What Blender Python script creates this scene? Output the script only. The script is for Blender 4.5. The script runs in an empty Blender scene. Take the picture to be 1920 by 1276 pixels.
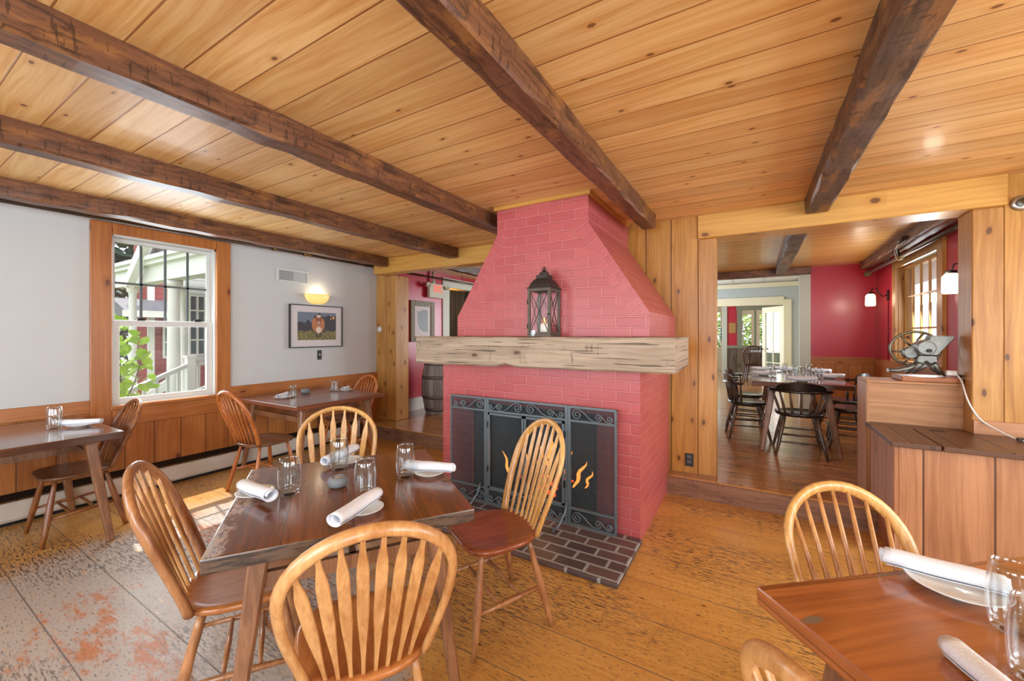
import bpy, bmesh, math, random
from math import sin, cos, pi, radians, sqrt, atan2
from mathutils import Vector, Matrix
random.seed(7)
SC = bpy.context.scene
COL = SC.collection

# ------------------------------------------------------------------ camera
cam_d = bpy.data.cameras.new('camera'); cam = bpy.data.objects.new('camera', cam_d); COL.objects.link(cam)
cam_d.sensor_fit = 'HORIZONTAL'; cam_d.sensor_width = 36.0
cam_d.lens = 757.63 / 1920 * 36
cam_d.shift_y = -(638 - 625.84) / 1920
cam_d.clip_start = 0.02; cam_d.clip_end = 200
cam.location = (0, 0, 1.42)
cam.rotation_euler = (pi / 2, 0, 0.5376)
SC.camera = cam
SC.view_settings.view_transform = 'Standard'; SC.view_settings.look = 'None'
SC.view_settings.gamma = 1; SC.view_settings.use_curve_mapping = False
SC.view_settings.exposure = 0.0
SC.cycles.use_denoising = True; SC.cycles.use_adaptive_sampling = True; SC.cycles.adaptive_threshold = 0.03
SC.cycles.max_bounces = 7; SC.cycles.diffuse_bounces = 4; SC.cycles.glossy_bounces = 4
SC.cycles.transmission_bounces = 7; SC.cycles.transparent_max_bounces = 10
SC.cycles.sample_clamp_indirect = 4; SC.cycles.caustics_reflective = False; SC.cycles.caustics_refractive = False

# ------------------------------------------------------------------ world, sun, daylight, fill
w = bpy.data.worlds.new('sky'); SC.world = w; w.use_nodes = True
bg = w.node_tree.nodes['Background']; bg.inputs[0].default_value = (0.86, 0.93, 1.0, 1); bg.inputs[1].default_value = 2.6
def light(name, kind, loc, direction, energy, color=(1, 1, 1), sx=1, sy=1, **k):
    d = bpy.data.lights.new(name, kind); d.energy = energy; d.color = color
    if kind == 'AREA': d.shape = 'RECTANGLE'; d.size = sx; d.size_y = sy
    for a, b in k.items(): setattr(d, a, b)
    o = bpy.data.objects.new(name, d); COL.objects.link(o); o.location = loc
    if direction: o.rotation_euler = Vector(direction).to_track_quat('-Z', 'Y').to_euler()
    return o
light('sun', 'SUN', (-9, 2, 8), (0.53, -0.10, -0.80), 7.0, (1, 0.95, 0.86), angle=radians(0.6))
DAY = (0.83, 0.925, 1.0)
# fill lamps added in unseen windows behind and beside the camera
light('fill_rear', 'AREA', (-3.4, -2.34, 1.5), (0, 1, -0.05), 72, DAY, 1.5, 1.5)
light('fill_rear', 'AREA', (-0.9, -2.34, 1.5), (0, 1, -0.05), 86, DAY, 1.5, 1.5)
light('fill_rear', 'AREA', (1.7, -2.34, 1.5), (0, 1, -0.05), 86, DAY, 1.5, 1.5)
light('fill_side', 'AREA', (3.34, 0.2, 1.5), (-1, 0, -0.05), 86, DAY, 1.5, 1.5)
light('fill_side', 'AREA', (3.34, 2.4, 1.5), (-1, 0, -0.05), 70, DAY, 1.3, 1.5)
light('daylight_left_window', 'AREA', (-4.86, 1.63, 1.5), (1, 0, -0.1), 26, DAY, 0.72, 1.4)
light('daylight_upper_window', 'AREA', (1.66, 6.25, 1.7), (-1, 0, -0.1), 34, DAY, 1.05, 1.1)
light('fill_beyond', 'AREA', (-1.9, 9.6, 1.6), (1, 0.1, 0), 60, DAY, 1.4, 1.5)  # added fill lamp for the room beyond, no window modelled there
light('fill_far', 'AREA', (-2.6, 12.3, 1.6), (1, 0.1, 0), 60, DAY, 1.2, 1.5)  # added fill lamp for the far room, its source is unseen
light('fill_upper_left', 'AREA', (-2.2, 7.95, 1.6), (-0.5, -1, 0), 85, DAY, 1.2, 1.4)  # added fill lamp brightening the exit sign corner, no window behind it

# ------------------------------------------------------------------ materials
def lin(c):
    return tuple((x / 255 / 12.92 if x / 255 <= 0.04045 else ((x / 255 + 0.055) / 1.055) ** 2.4) for x in c) + (1,)
class NT:
    def __init__(s, name):
        s.m = bpy.data.materials.new(name); s.m.use_nodes = True; s.t = s.m.node_tree
        s.b = s.t.nodes['Principled BSDF']; s.o = s.t.nodes['Material Output']
    def n(s, typ, ins=None, **k):
        nd = s.t.nodes.new(typ)
        for a, b in k.items(): setattr(nd, a, b)
        for a, b in (ins or {}).items():
            if hasattr(b, 'is_linked') or hasattr(b, 'links'): s.t.links.new(b, nd.inputs[a])
            else: nd.inputs[a].default_value = b
        return nd
    def math(s, op, a, b=0.0, c=0.0, clamp=False):
        return s.n('ShaderNodeMath', {0: a, 1: b, 2: c}, operation=op, use_clamp=clamp).outputs[0]
    def mix(s, f, a, b, mode='MIX'):
        nd = s.t.nodes.new('ShaderNodeMix'); nd.data_type = 'RGBA'; nd.blend_type = mode
        for i, v in ((0, f), (6, a), (7, b)):
            if hasattr(v, 'links'): s.t.links.new(v, nd.inputs[i])
            else: nd.inputs[i].default_value = v
        return nd.outputs[2]
    def ss(s, v, lo, hi):
        nd = s.n('ShaderNodeMapRange', {0: v, 1: lo, 2: hi, 3: 0.0, 4: 1.0}, interpolation_type='SMOOTHSTEP'); return nd.outputs[0]
    def noise(s, vec, scale, detail=3, rough=0.5, dist=0.0):
        return s.n('ShaderNodeTexNoise', {'Vector': vec, 'Scale': scale, 'Detail': detail, 'Roughness': rough, 'Distortion': dist}).outputs[0]
    def comb(s, x, y, z=0.0):
        return s.n('ShaderNodeCombineXYZ', {0: x, 1: y, 2: z}).outputs[0]
    def set(s, **k):
        for a, b in k.items():
            a = {'color': 'Base Color', 'rough': 'Roughness', 'metal': 'Metallic', 'coat': 'Coat Weight', 'coatr': 'Coat Roughness', 'normal': 'Normal', 'trans': 'Transmission Weight', 'spec': 'Specular IOR Level', 'emis': 'Emission Color', 'emstr': 'Emission Strength', 'sss': 'Subsurface Weight'}[a]
            if hasattr(b, 'links'): s.t.links.new(b, s.b.inputs[a])
            else: s.b.inputs[a].default_value = b
        return s
    def bump(s, h, strength=0.3, dist=0.01):
        return s.n('ShaderNodeBump', {'Height': h, 'Strength': strength, 'Distance': dist}).outputs[0]

def plain(name, c, rough=0.5, metal=0.0, var=0.06, nscale=8, coat=0.0, bump=0.0, bscale=60, emis=None, estr=0, spec=0.5):
    m = NT(name); tc = m.n('ShaderNodeTexCoord').outputs['Object']
    n = m.noise(tc, nscale, 4)
    c1 = lin(c); d = 1 - var * 2; c2 = tuple(x * d for x in c1[:3]) + (1,)
    m.set(color=m.mix(n, c1, c2), rough=rough, metal=metal, coat=coat, spec=spec)
    if bump: m.set(normal=m.bump(m.noise(tc, bscale, 4), bump, 0.003))
    if emis: m.set(emis=lin(emis), emstr=estr)
    return m.m

def boards(name, c1, c2, w=0.175, off=0.0, gap=0.012, gapc=(70, 35, 12), rough=0.35, coat=0.0, knots=0.55, var=0.25, grain=0.35,
           bump=0.25, wear=None, rvar=0.0, knotc=(92, 48, 20), endlen=0, ksize=1.0, gl=1.0, cstretch=0.0):
    m = NT(name)
    uv = m.n('ShaderNodeUVMap').outputs[0]; sp = m.n('ShaderNodeSeparateXYZ', {0: uv})
    u, v = sp.outputs[0], sp.outputs[1]
    p = m.math('DIVIDE', m.math('SUBTRACT', v, off), w)
    idf = m.math('FLOOR', p); fr = m.math('SUBTRACT', p, idf)
    rnd = m.n('ShaderNodeTexWhiteNoise', {'W': m.math('ADD', idf, 3.7)}, noise_dimensions='1D').outputs[0]
    u2 = m.math('ADD', u, m.math('MULTIPLY', rnd, 37.0))
    v2 = m.math('ADD', v, m.math('MULTIPLY', rnd, 11.0))
    warp = m.noise(m.comb(m.math('MULTIPLY', u2, 1.2), m.math('MULTIPLY', v2, 5.0)), 1.0, 2)
    vw = m.math('ADD', v2, m.math('MULTIPLY', warp, 0.10))
    g1 = m.noise(m.comb(m.math('MULTIPLY', u2, 1.4), m.math('MULTIPLY', vw, 38.0), rnd), 1.0, 4, 0.6)
    g2 = m.noise(m.comb(m.math('MULTIPLY', u2, 5.0), m.math('MULTIPLY', vw, 190.0), rnd), 1.0, 2, 0.5)
    big = m.noise(m.comb(m.math('MULTIPLY', u2, 0.9), m.math('MULTIPLY', v2, 4.0), rnd), 1.0, 2)
    f = m.ss(m.math('ADD', m.math('MULTIPLY', g1, 0.8), m.math('ADD', m.math('MULTIPLY', g2, 0.25), m.math('MULTIPLY', big, 0.55))), 0.55, 1.1)
    col = m.mix(m.math('MULTIPLY', f, min(1, grain * 2)), lin(c1), lin(c2))
    bv = m.math('ADD', 1 - var * 0.6, m.math('MULTIPLY', rnd, var))
    col = m.mix(1.0, col, m.n('ShaderNodeCombineColor', {0: bv, 1: bv, 2: bv}).outputs[0], 'MULTIPLY')
    if knots > 0:
        kv = m.n('ShaderNodeTexVoronoi', {'Vector': m.comb(m.math('MULTIPLY', u2, 2.6 / gl), m.math('MULTIPLY', vw, 5.2), 0.0), 'Scale': 1.0, 'Randomness': 1.0}, voronoi_dimensions='2D')
        kr = m.n('ShaderNodeSeparateColor', {0: kv.outputs['Color']}).outputs[0]
        on = m.math('GREATER_THAN', kr, 1 - knots)
        d = kv.outputs['Distance']
        halo = m.math('MULTIPLY', m.math('SUBTRACT', 1.0, m.ss(d, 0.05 * ksize, 0.30 * ksize)), on)
        core = m.math('MULTIPLY', m.math('SUBTRACT', 1.0, m.ss(d, 0.05 * ksize, 0.10 * ksize)), on)
        col = m.mix(m.math('MULTIPLY', halo, 0.55), col, lin(c2))
        col = m.mix(m.math('MULTIPLY', core, 0.85), col, lin(knotc))
    r = m.math('ADD', rough, m.math('MULTIPLY', m.math('SUBTRACT', big, 0.5), rvar)) if rvar else rough
    h = m.math('MULTIPLY', g1, 0.15)
    if wear: col, r = wear(m, u, v, u2, v2, col, r)
    if w < 50:
        e = m.math('MINIMUM', fr, m.math('SUBTRACT', 1.0, fr))
        gp = m.math('SUBTRACT', 1.0, m.ss(e, gap * 0.5, gap * 1.6))
        col = m.mix(m.math('MULTIPLY', gp, 0.85), col, lin(gapc))
        h = m.math('SUBTRACT', h, gp)
    m.set(color=col, rough=r, coat=coat, coatr=0.12, normal=m.bump(h, bump, 0.006))
    return m.m

def floor_wear_glare(m, u, v, u2, v2, col, r):
    geo = m.n('ShaderNodeNewGeometry').outputs['Position']; sp = m.n('ShaderNodeSeparateXYZ', {0: geo})
    x, y = sp.outputs[0], sp.outputs[1]
    # traffic wear plus window glare painted into the colour: bare, greyed boards on the window side of the room, finish left to the right
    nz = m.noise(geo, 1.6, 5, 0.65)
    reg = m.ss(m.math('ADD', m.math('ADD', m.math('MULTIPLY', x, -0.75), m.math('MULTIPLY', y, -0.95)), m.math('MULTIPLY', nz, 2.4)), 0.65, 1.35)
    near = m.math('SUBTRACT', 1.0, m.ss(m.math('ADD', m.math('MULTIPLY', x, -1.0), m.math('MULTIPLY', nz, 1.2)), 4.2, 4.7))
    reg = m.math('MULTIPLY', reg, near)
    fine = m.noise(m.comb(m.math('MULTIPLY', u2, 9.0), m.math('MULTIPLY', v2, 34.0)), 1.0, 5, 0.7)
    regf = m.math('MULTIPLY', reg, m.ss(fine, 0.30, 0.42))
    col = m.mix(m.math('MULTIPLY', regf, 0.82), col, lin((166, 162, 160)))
    org = m.ss(m.noise(m.comb(m.math('MULTIPLY', u, 1.1), m.math('MULTIPLY', v, 2.4), 3.3), 1.0, 6, 0.75), 0.55, 0.62)
    col = m.mix(m.math('MULTIPLY', m.math('MULTIPLY', m.math('MULTIPLY', org, reg), m.ss(fine, 0.40, 0.52)), 0.85), col, lin((182, 100, 20)))
    patch = m.noise(m.comb(m.math('MULTIPLY', u, 0.9), m.math('MULTIPLY', v, 1.3)), 1.0, 3)
    sc = m.noise(m.comb(m.math('MULTIPLY', u2, 16.0), m.math('MULTIPLY', v2, 85.0)), 1.0, 5, 0.72)
    dark = m.math('MULTIPLY', m.ss(sc, 0.51, 0.56), m.ss(patch, 0.42, 0.58))
    sc2 = m.noise(m.comb(m.math('MULTIPLY', u2, 30.0), m.math('MULTIPLY', v2, 120.0)), 1.0, 3, 0.7)
    dark = m.math('MAXIMUM', dark, m.math('MULTIPLY', m.ss(sc2, 0.585, 0.625), 0.9))
    col = m.mix(m.math('MULTIPLY', dark, 0.85), col, lin((76, 62, 54)))
    return col, m.math('ADD', r, m.math('MULTIPLY', regf, 0.18))
def table_wear(m, u, v, u2, v2, col, r):
    n = m.noise(m.comb(m.math('MULTIPLY', u, 3.2), m.math('MULTIPLY', v, 5.0)), 1.0, 4, 0.6)
    n2 = m.noise(m.comb(m.math('MULTIPLY', u, 26.0), m.math('MULTIPLY', v, 60.0)), 1.0, 4, 0.7)
    edge = m.ss(m.math('ADD', v, m.math('MULTIPLY', n, 0.36)), 0.55, 0.58)
    f = m.math('MULTIPLY', edge, m.ss(n2, 0.42, 0.52))
    sp = m.ss(n2, 0.68, 0.74)
    f = m.math('MAXIMUM', f, m.math('MULTIPLY', sp, 0.5))
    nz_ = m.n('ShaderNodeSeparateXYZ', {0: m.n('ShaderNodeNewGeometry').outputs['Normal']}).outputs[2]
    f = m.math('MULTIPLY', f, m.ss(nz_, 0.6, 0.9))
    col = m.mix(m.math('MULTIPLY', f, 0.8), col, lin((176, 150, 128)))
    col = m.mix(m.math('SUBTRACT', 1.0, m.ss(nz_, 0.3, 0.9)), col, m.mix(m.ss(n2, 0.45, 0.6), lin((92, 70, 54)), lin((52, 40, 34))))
    return col, m.math('ADD', r, m.math('MULTIPLY', f, 0.3))
def dirt_wear(m, u, v, u2, v2, col, r):
    n = m.noise(m.comb(m.math('MULTIPLY', u, 5.0), m.math('MULTIPLY', v, 16.0)), 1.0, 5, 0.7)
    col = m.mix(m.math('MULTIPLY', m.ss(n, 0.5, 0.66), 0.5), col, lin((70, 50, 36)))
    n3 = m.noise(m.comb(m.math('MULTIPLY', u, 42.0), m.math('MULTIPLY', v, 9.0)), 1.0, 3, 0.6)
    col = m.mix(m.math('MULTIPLY', m.ss(n3, 0.63, 0.67), 0.55), col, lin((40, 27, 18)))
    return col, r

M = {}
M['ceiling'] = boards('pine_ceiling_boards', (238, 198, 134), (208, 148, 78), 0.175, 0.357, 0.018, (150, 90, 36), rough=0.5, coat=0.08, knots=0.6, var=0.20, grain=0.55, bump=0.4, ksize=0.52, knotc=(112, 62, 30))
M['ceiling2'] = boards('amber_ceiling_boards', (222, 164, 76), (180, 118, 44), 0.175, 0.357, 0.03, (74, 40, 12), rough=0.32, coat=0.2, knots=0.2, var=0.25, bump=0.5, ksize=0.4)
M['floor'] = boards('worn_pine_floor', (214, 160, 84), (180, 118, 48), 0.31, 0.21, 0.008, (92, 80, 72), rough=0.34, coat=0.1, knots=0.34, var=0.12, grain=0.35, bump=0.25, wear=floor_wear_glare, ksize=0.36, knotc=(70, 26, 12), rvar=0.15)
M['floor2'] = boards('dark_pine_floor', (196, 138, 80), (140, 92, 52), 0.13, 0.0, 0.02, (44, 26, 14), rough=0.2, coat=0.3, knots=0.2, var=0.35, wear=dirt_wear, ksize=0.6, rvar=0.2)
M['pine'] = boards('knotty_pine', (200, 150, 84), (160, 106, 48), 99, -7, 0, rough=0.36, knots=0.6, ksize=0.9, var=0, grain=0.5, bump=0.15, knotc=(84, 44, 22))
M['pineb'] = boards('knotty_pine_boards', (198, 146, 70), (158, 102, 38), 0.225, 0.03, 0.02, (88, 48, 16), rough=0.36, knots=0.5, ksize=0.8, var=0.15, grain=0.5, bump=0.4, knotc=(84, 44, 22))
M['header'] = boards('honey_pine_beam', (212, 162, 84), (180, 126, 54), 99, -7, 0, rough=0.36, knots=0.16, var=0, grain=0.4, bump=0.1)
M['trim'] = boards('stained_pine_trim', (184, 116, 58), (146, 82, 34), 99, -7, 0, rough=0.34, knots=0.28, var=0, grain=0.45, bump=0.12, knotc=(96, 44, 18))
M['wains'] = boards('stained_pine_wainscot', (190, 122, 62), (150, 86, 36), 0.205, 0.09, 0.018, (84, 40, 12), rough=0.34, knots=0.26, var=0.22, grain=0.45, bump=0.4, knotc=(96, 44, 18))
M['wains2'] = boards('amber_wainscot', (190, 122, 58), (146, 84, 34), 0.16, 0.0, 0.02, (80, 44, 16), rough=0.4, knots=0.1, var=0.15)
def hewn_wear(m, u, v, u2, v2, col, r):
    n = m.noise(m.comb(m.math('MULTIPLY', u, 2.2), m.math('MULTIPLY', v, 7.0)), 1.0, 4, 0.7)
    col = m.mix(m.math('MULTIPLY', m.ss(n, 0.50, 0.64), 0.6), col, lin((160, 108, 56)))
    n2 = m.noise(m.comb(m.math('MULTIPLY', u, 6.0), m.math('MULTIPLY', v, 22.0)), 1.0, 5, 0.75)
    col = m.mix(m.math('MULTIPLY', m.ss(n2, 0.52, 0.62), 0.7), col, lin((52, 34, 26)))
    n3 = m.noise(m.comb(m.math('MULTIPLY', u, 46.0), m.math('MULTIPLY', v, 9.0)), 1.0, 3, 0.6)
    col = m.mix(m.math('MULTIPLY', m.ss(n3, 0.60, 0.64), 0.6), col, lin((36, 24, 18)))
    return col, m.math('ADD', r, 0.0)
M['beam'] = boards('hewn_dark_beam', (128, 84, 58), (78, 48, 32), 99, -7, 0, rough=0.42, knots=0.2, ksize=0.5, var=0, grain=0.8, bump=1.0, wear=hewn_wear)
M['beamg'] = boards('hewn_grey_beam', (112, 84, 62), (62, 44, 34), 99, -7, 0, rough=0.5, knots=0.2, ksize=0.5, var=0, grain=0.8, bump=1.0, wear=hewn_wear)
M['mantel'] = boards('weathered_mantel', (196, 164, 130), (140, 108, 80), 99, -7, 0, rough=0.75, knots=0.15, var=0, grain=0.8, bump=1.2, wear=None, knotc=(70, 50, 40))
M['mantel'] = None
def mantel_wear(m, u, v, u2, v2, col, r):
    n3 = m.noise(m.comb(m.math('MULTIPLY', u, 34.0), m.math('MULTIPLY', v, 5.0)), 1.0, 3, 0.6)
    col = m.mix(m.math('MULTIPLY', m.ss(n3, 0.64, 0.68), 0.5), col, lin((92, 74, 60)))
    cr = m.noise(m.comb(m.math('MULTIPLY', u, 2.5), m.math('MULTIPLY', v, 60.0)), 1.0, 2, 0.5)
    col = m.mix(m.math('MULTIPLY', m.ss(cr, 0.60, 0.64), 0.75), col, lin((70, 56, 46)))
    return col, r
M['mantel'] = boards('weathered_mantel_wood', (184, 164, 142), (140, 120, 100), 99, -7, 0, rough=0.75, knots=0.12, var=0, grain=0.7, bump=1.0, wear=mantel_wear, knotc=(80, 60, 46))
M['step'] = boards('scuffed_step_board', (150, 108, 82), (104, 72, 54), 99, -7, 0, rough=0.5, knots=0.15, var=0, grain=0.7, bump=0.3, wear=dirt_wear)
M['bench'] = boards('bench_pine_boards', (186, 134, 96), (148, 98, 64), 0.30, 0.0, 0.014, (60, 32, 16), rough=0.42, knots=0.25, var=0.15, grain=0.5, bump=0.5, knotc=(84, 44, 24))
M['benchtop'] = boards('bench_lid_boards', (112, 76, 54), (74, 48, 34), 0.21, 0.0, 0.02, (30, 18, 12), rough=0.35, knots=0.1, var=0.25, bump=0.5, wear=dirt_wear)
M['halfwall'] = boards('half_wall_boards', (188, 138, 94), (152, 104, 64), 0.15, 0.0, 0.008, (90, 54, 26), rough=0.5, knots=0.18, var=0.15, grain=0.5)
M['tabled'] = boards('dark_varnished_tabletop', (136, 76, 36), (82, 44, 20), 0.22, 0.0, 0.006, (30, 15, 8), rough=0.2, coat=0.35, knots=0.06, var=0.15, grain=0.5, bump=0.12, wear=table_wear)
M['tabled2'] = boards('brown_varnished_tabletop', (112, 64, 38), (66, 36, 22), 0.22, 0.0, 0.006, (30, 15, 8), rough=0.18, coat=0.6, knots=0.06, var=0.15, grain=0.5, bump=0.12)
M['tabler'] = boards('amber_varnished_tabletop', (176, 104, 54), (128, 66, 28), 0.31, 0.1, 0.003, (60, 26, 10), rough=0.2, coat=0.6, knots=0.24, var=0.12, grain=0.6, bump=0.12, ksize=1.0, knotc=(112, 100, 90))
M['tableb'] = boards('reddish_tabletop', (132, 76, 52), (92, 50, 34), 0.25, 0.0, 0.006, (50, 26, 14), rough=0.32, coat=0.3, knots=0.06, var=0.12, grain=0.5)
M['rustic'] = boards('grey_barn_boards', (124, 110, 88), (70, 58, 46), 0.2, 0.0, 0.03, (30, 24, 18), rough=0.8, knots=0.2, var=0.6, grain=0.8)
M['barrelw'] = boards('grey_barrel_staves', (156, 152, 146), (108, 102, 98), 0.09, 0.0, 0.03, (40, 36, 34), rough=0.7, knots=0.0, var=0.35, grain=0.8)

def oak(name, c, c2, rough=0.32, coat=0.2, sc=(60, 60, 7)):
    m = NT(name); tc = m.n('ShaderNodeTexCoord').outputs['Object']
    mp = m.n('ShaderNodeMapping', {'Vector': tc, 'Scale': sc}).outputs[0]
    n = m.noise(mp, 1.0, 4, 0.6, 0.4); n2 = m.noise(tc, 5, 3)
    col = m.mix(m.ss(m.math('ADD', m.math('MULTIPLY', n, 0.6), m.math('MULTIPLY', n2, 0.5)), 0.35, 0.75), lin(c), lin(c2))
    return m.set(color=col, rough=rough, coat=coat, coatr=0.15, normal=m.bump(n, 0.08, 0.002)).m
M['oak'] = oak('honey_oak', (208, 156, 100), (164, 108, 58))
M['oakl'] = oak('pale_oak', (222, 174, 104), (180, 124, 60))
M['oakm'] = oak('mid_brown_oak', (182, 126, 80), (134, 84, 48))
M['oakd'] = oak('brown_oak', (150, 92, 50), (104, 58, 28))
M['oako'] = oak('orange_oak', (196, 116, 54), (150, 78, 30))
M['seat'] = oak('reddish_seat_wood', (158, 86, 52), (122, 58, 32), 0.25, 0.4, (40, 5, 40))
M['seato'] = oak('orange_seat_oak', (190, 122, 66), (150, 86, 40), 0.28, 0.3, (40, 5, 40))
M['seatd'] = oak('dark_seat_wood', (128, 84, 56), (88, 54, 34), 0.25, 0.4, (40, 5, 40))
M['leg'] = oak('table_leg_wood', (156, 108, 74), (110, 70, 44), 0.4)
M['legd'] = oak('dark_table_leg_wood', (96, 60, 42), (64, 38, 26), 0.4)
M['black'] = plain('black_lacquer', (26, 24, 24), 0.28, coat=0.4)
M['worn'] = oak('worn_black_wood', (120, 98, 76), (58, 46, 38), 0.35)
M['redwood'] = oak('dark_red_wood', (92, 34, 22), (60, 20, 14), 0.3)

def brick_mat(name, c1, c2, mort, bw=0.205, rh=0.073, ms=0.005, rough=0.35, bs=0.9, var=0.3):
    m = NT(name); uv = m.n('ShaderNodeUVMap').outputs[0]
    nz = m.n('ShaderNodeTexNoise', {'Vector': uv, 'Scale': 9.0, 'Detail': 2.0}).outputs['Color']
    uvw = m.n('ShaderNodeVectorMath', {0: uv, 1: m.n('ShaderNodeVectorMath', {0: nz, 'Scale': 0.010}, operation='SCALE').outputs[0]}, operation='ADD').outputs[0]
    b = m.n('ShaderNodeTexBrick', {'Vector': uvw, 'Color1': lin(c1), 'Color2': lin(c2), 'Mortar': lin(mort), 'Scale': 1.0, 'Mortar Size': ms, 'Mortar Smooth': 0.35, 'Bias': 0.0, 'Brick Width': bw, 'Row Height': rh})
    n = m.noise(uv, 40, 4); n2 = m.noise(uv, 3, 2)
    h = m.math('ADD', m.math('MULTIPLY', m.math('SUBTRACT', 1.0, b.outputs['Fac']), 1.0), m.math('MULTIPLY', n, 0.15))
    v = m.math('ADD', 1 - var / 2, m.math('MULTIPLY', n2, var))
    col = m.mix(1.0, b.outputs['Color'], m.n('ShaderNodeCombineColor', {0: v, 1: v, 2: v}).outputs[0], 'MULTIPLY')
    return m.set(color=col, rough=rough, normal=m.bump(h, bs, 0.006)).m
M['brick'] = brick_mat('painted_red_brick', (188, 92, 92), (178, 82, 84), (202, 112, 112), ms=0.006, bs=1.0, var=0.12)  # joints lighter than the bricks: light they catch painted into the colour
M['hearth'] = brick_mat('sooty_hearth_brick', (106, 80, 74), (70, 60, 62), (152, 148, 144), 0.205, 0.098, 0.012, 0.45, 1.0)
M['firebrick'] = brick_mat('blackened_firebox_brick', (24, 23, 24), (18, 18, 18), (32, 30, 30), 0.2, 0.073, 0.006, 0.9, 0.6)
M['white'] = plain('white_plaster', (200, 201, 200), 0.7, var=0.02)
M['red'] = plain('red_painted_wall', (184, 36, 56), 0.3, var=0.05, bump=0.15, bscale=90)
M['greytrim'] = plain('pale_grey_green_paint', (190, 192, 176), 0.5, var=0.02)
M['cream'] = plain('cream_paint', (226, 220, 190), 0.5, var=0.02)
M['bluegrey'] = plain('blue_grey_paint', (176, 184, 184), 0.5, var=0.02)
M['wpaint'] = plain('white_paint', (226, 222, 216), 0.45, var=0.02)
M['heater'] = plain('cream_enamel', (206, 196, 184), 0.4, var=0.03)
M['darkm'] = plain('dark_metal', (42, 40, 40), 0.45, 0.6)
M['vinyl'] = plain('white_vinyl', (214, 214, 210), 0.4, var=0.01)
M['iron'] = plain('wrought_iron', (112, 124, 130), 0.4, 0.4, var=0.12, nscale=30)
M['pipe'] = plain('brown_steel_pipe', (84, 70, 58), 0.35, 0.7)
M['brass'] = plain('aged_brass', (150, 124, 78), 0.3, 0.9)
M['galv'] = plain('galvanised_cast_metal', (146, 148, 142), 0.4, 0.7, var=0.3, nscale=30, bump=0.3)
M['lant'] = plain('weathered_lantern_metal', (112, 100, 88), 0.6, 0.3, var=0.25, nscale=20, bump=0.4, bscale=120)
M['lantd'] = plain('dark_lantern_roof', (74, 66, 60), 0.55, 0.5, var=0.3, nscale=60, bump=0.5, bscale=160)
M['porc'] = plain('white_porcelain', (232, 232, 228), 0.15, coat=0.6, var=0.01)
M['cloth'] = plain('white_cotton', (232, 234, 242), 0.85, var=0.03, nscale=20, bump=0.4, bscale=220)
M['stone'] = plain('grey_candle_stone', (128, 132, 136), 0.6, var=0.1, nscale=60, bump=0.3, bscale=200)
M['wax'] = plain('candle_wax', (238, 230, 214), 0.5)
M['blackp'] = plain('black_plastic', (34, 34, 34), 0.4)
M['whitep'] = plain('white_plastic', (226, 226, 222), 0.35)
M['beige'] = plain('beige_plastic', (196, 194, 172), 0.5)
M['redled'] = plain('red_sign_letters', (235, 88, 78), 0.5, emis=(255, 90, 70), estr=0.8)
M['frameb'] = plain('black_picture_frame', (52, 50, 48), 0.4)
M['matw'] = plain('picture_mat', (212, 206, 206), 0.6, var=0.01)
M['barn'] = plain('grey_barnwood_frame', (150, 146, 130), 0.7, var=0.15, nscale=25)
M['vent'] = plain('white_vent_metal', (208, 208, 206), 0.4, var=0.01)
M['ventd'] = plain('vent_filter', (150, 150, 150), 0.8)
M['log'] = plain('charred_log', (40, 30, 26), 0.9, var=0.4, nscale=14, bump=0.9, bscale=20)
M['ember'] = plain('glowing_ember', (255, 90, 40), 0.8, var=0.3, nscale=20, emis=(255, 80, 30), estr=3.0)
M['flame'] = plain('flame', (255, 160, 70), 0.9, emis=(255, 150, 60), estr=4.0)
M['jarlit'] = plain('lit_jar_shade', (255, 240, 214), 0.3, emis=(255, 226, 180), estr=5.0)
M['sconce'] = plain('alabaster_shade', (250, 222, 150), 0.4, emis=(255, 205, 110), estr=0.75, var=0.25, nscale=14)
M['candle_glow'] = plain('candle_glow', (255, 190, 100), 0.6, emis=(255, 170, 80), estr=2.0)
M['clap'] = boards('red_clapboard', (156, 66, 62), (140, 54, 52), 0.14, 0, 0.05, (90, 30, 30), rough=0.7, knots=0, var=0.1, grain=0.1)
M['wclap'] = boards('white_clapboard', (226, 224, 218), (214, 212, 206), 0.14, 0, 0.05, (160, 156, 150), rough=0.7, knots=0, var=0.05, grain=0.1)
M['roof'] = plain('grey_shingles', (130, 128, 134), 0.9, var=0.2, nscale=20)
M['leaf'] = plain('bright_green_leaf', (176, 214, 30), 0.4, var=0.25, nscale=4)
M['leafd'] = plain('dark_foliage', (58, 84, 62), 0.7, var=0.4, nscale=3)
M['bark'] = plain('grey_bark', (96, 88, 80), 0.9, bump=0.5)
M['lawn'] = plain('lawn_grass', (104, 132, 60), 0.9, var=0.3, nscale=3)
M['cork'] = plain('cork_board', (176, 134, 78), 0.9)
M['bluepic'] = plain('blue_poster', (60, 130, 200), 0.4)
M['glassd'] = plain('dark_window_glass', (70, 86, 96), 0.1, coat=0.5)

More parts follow.
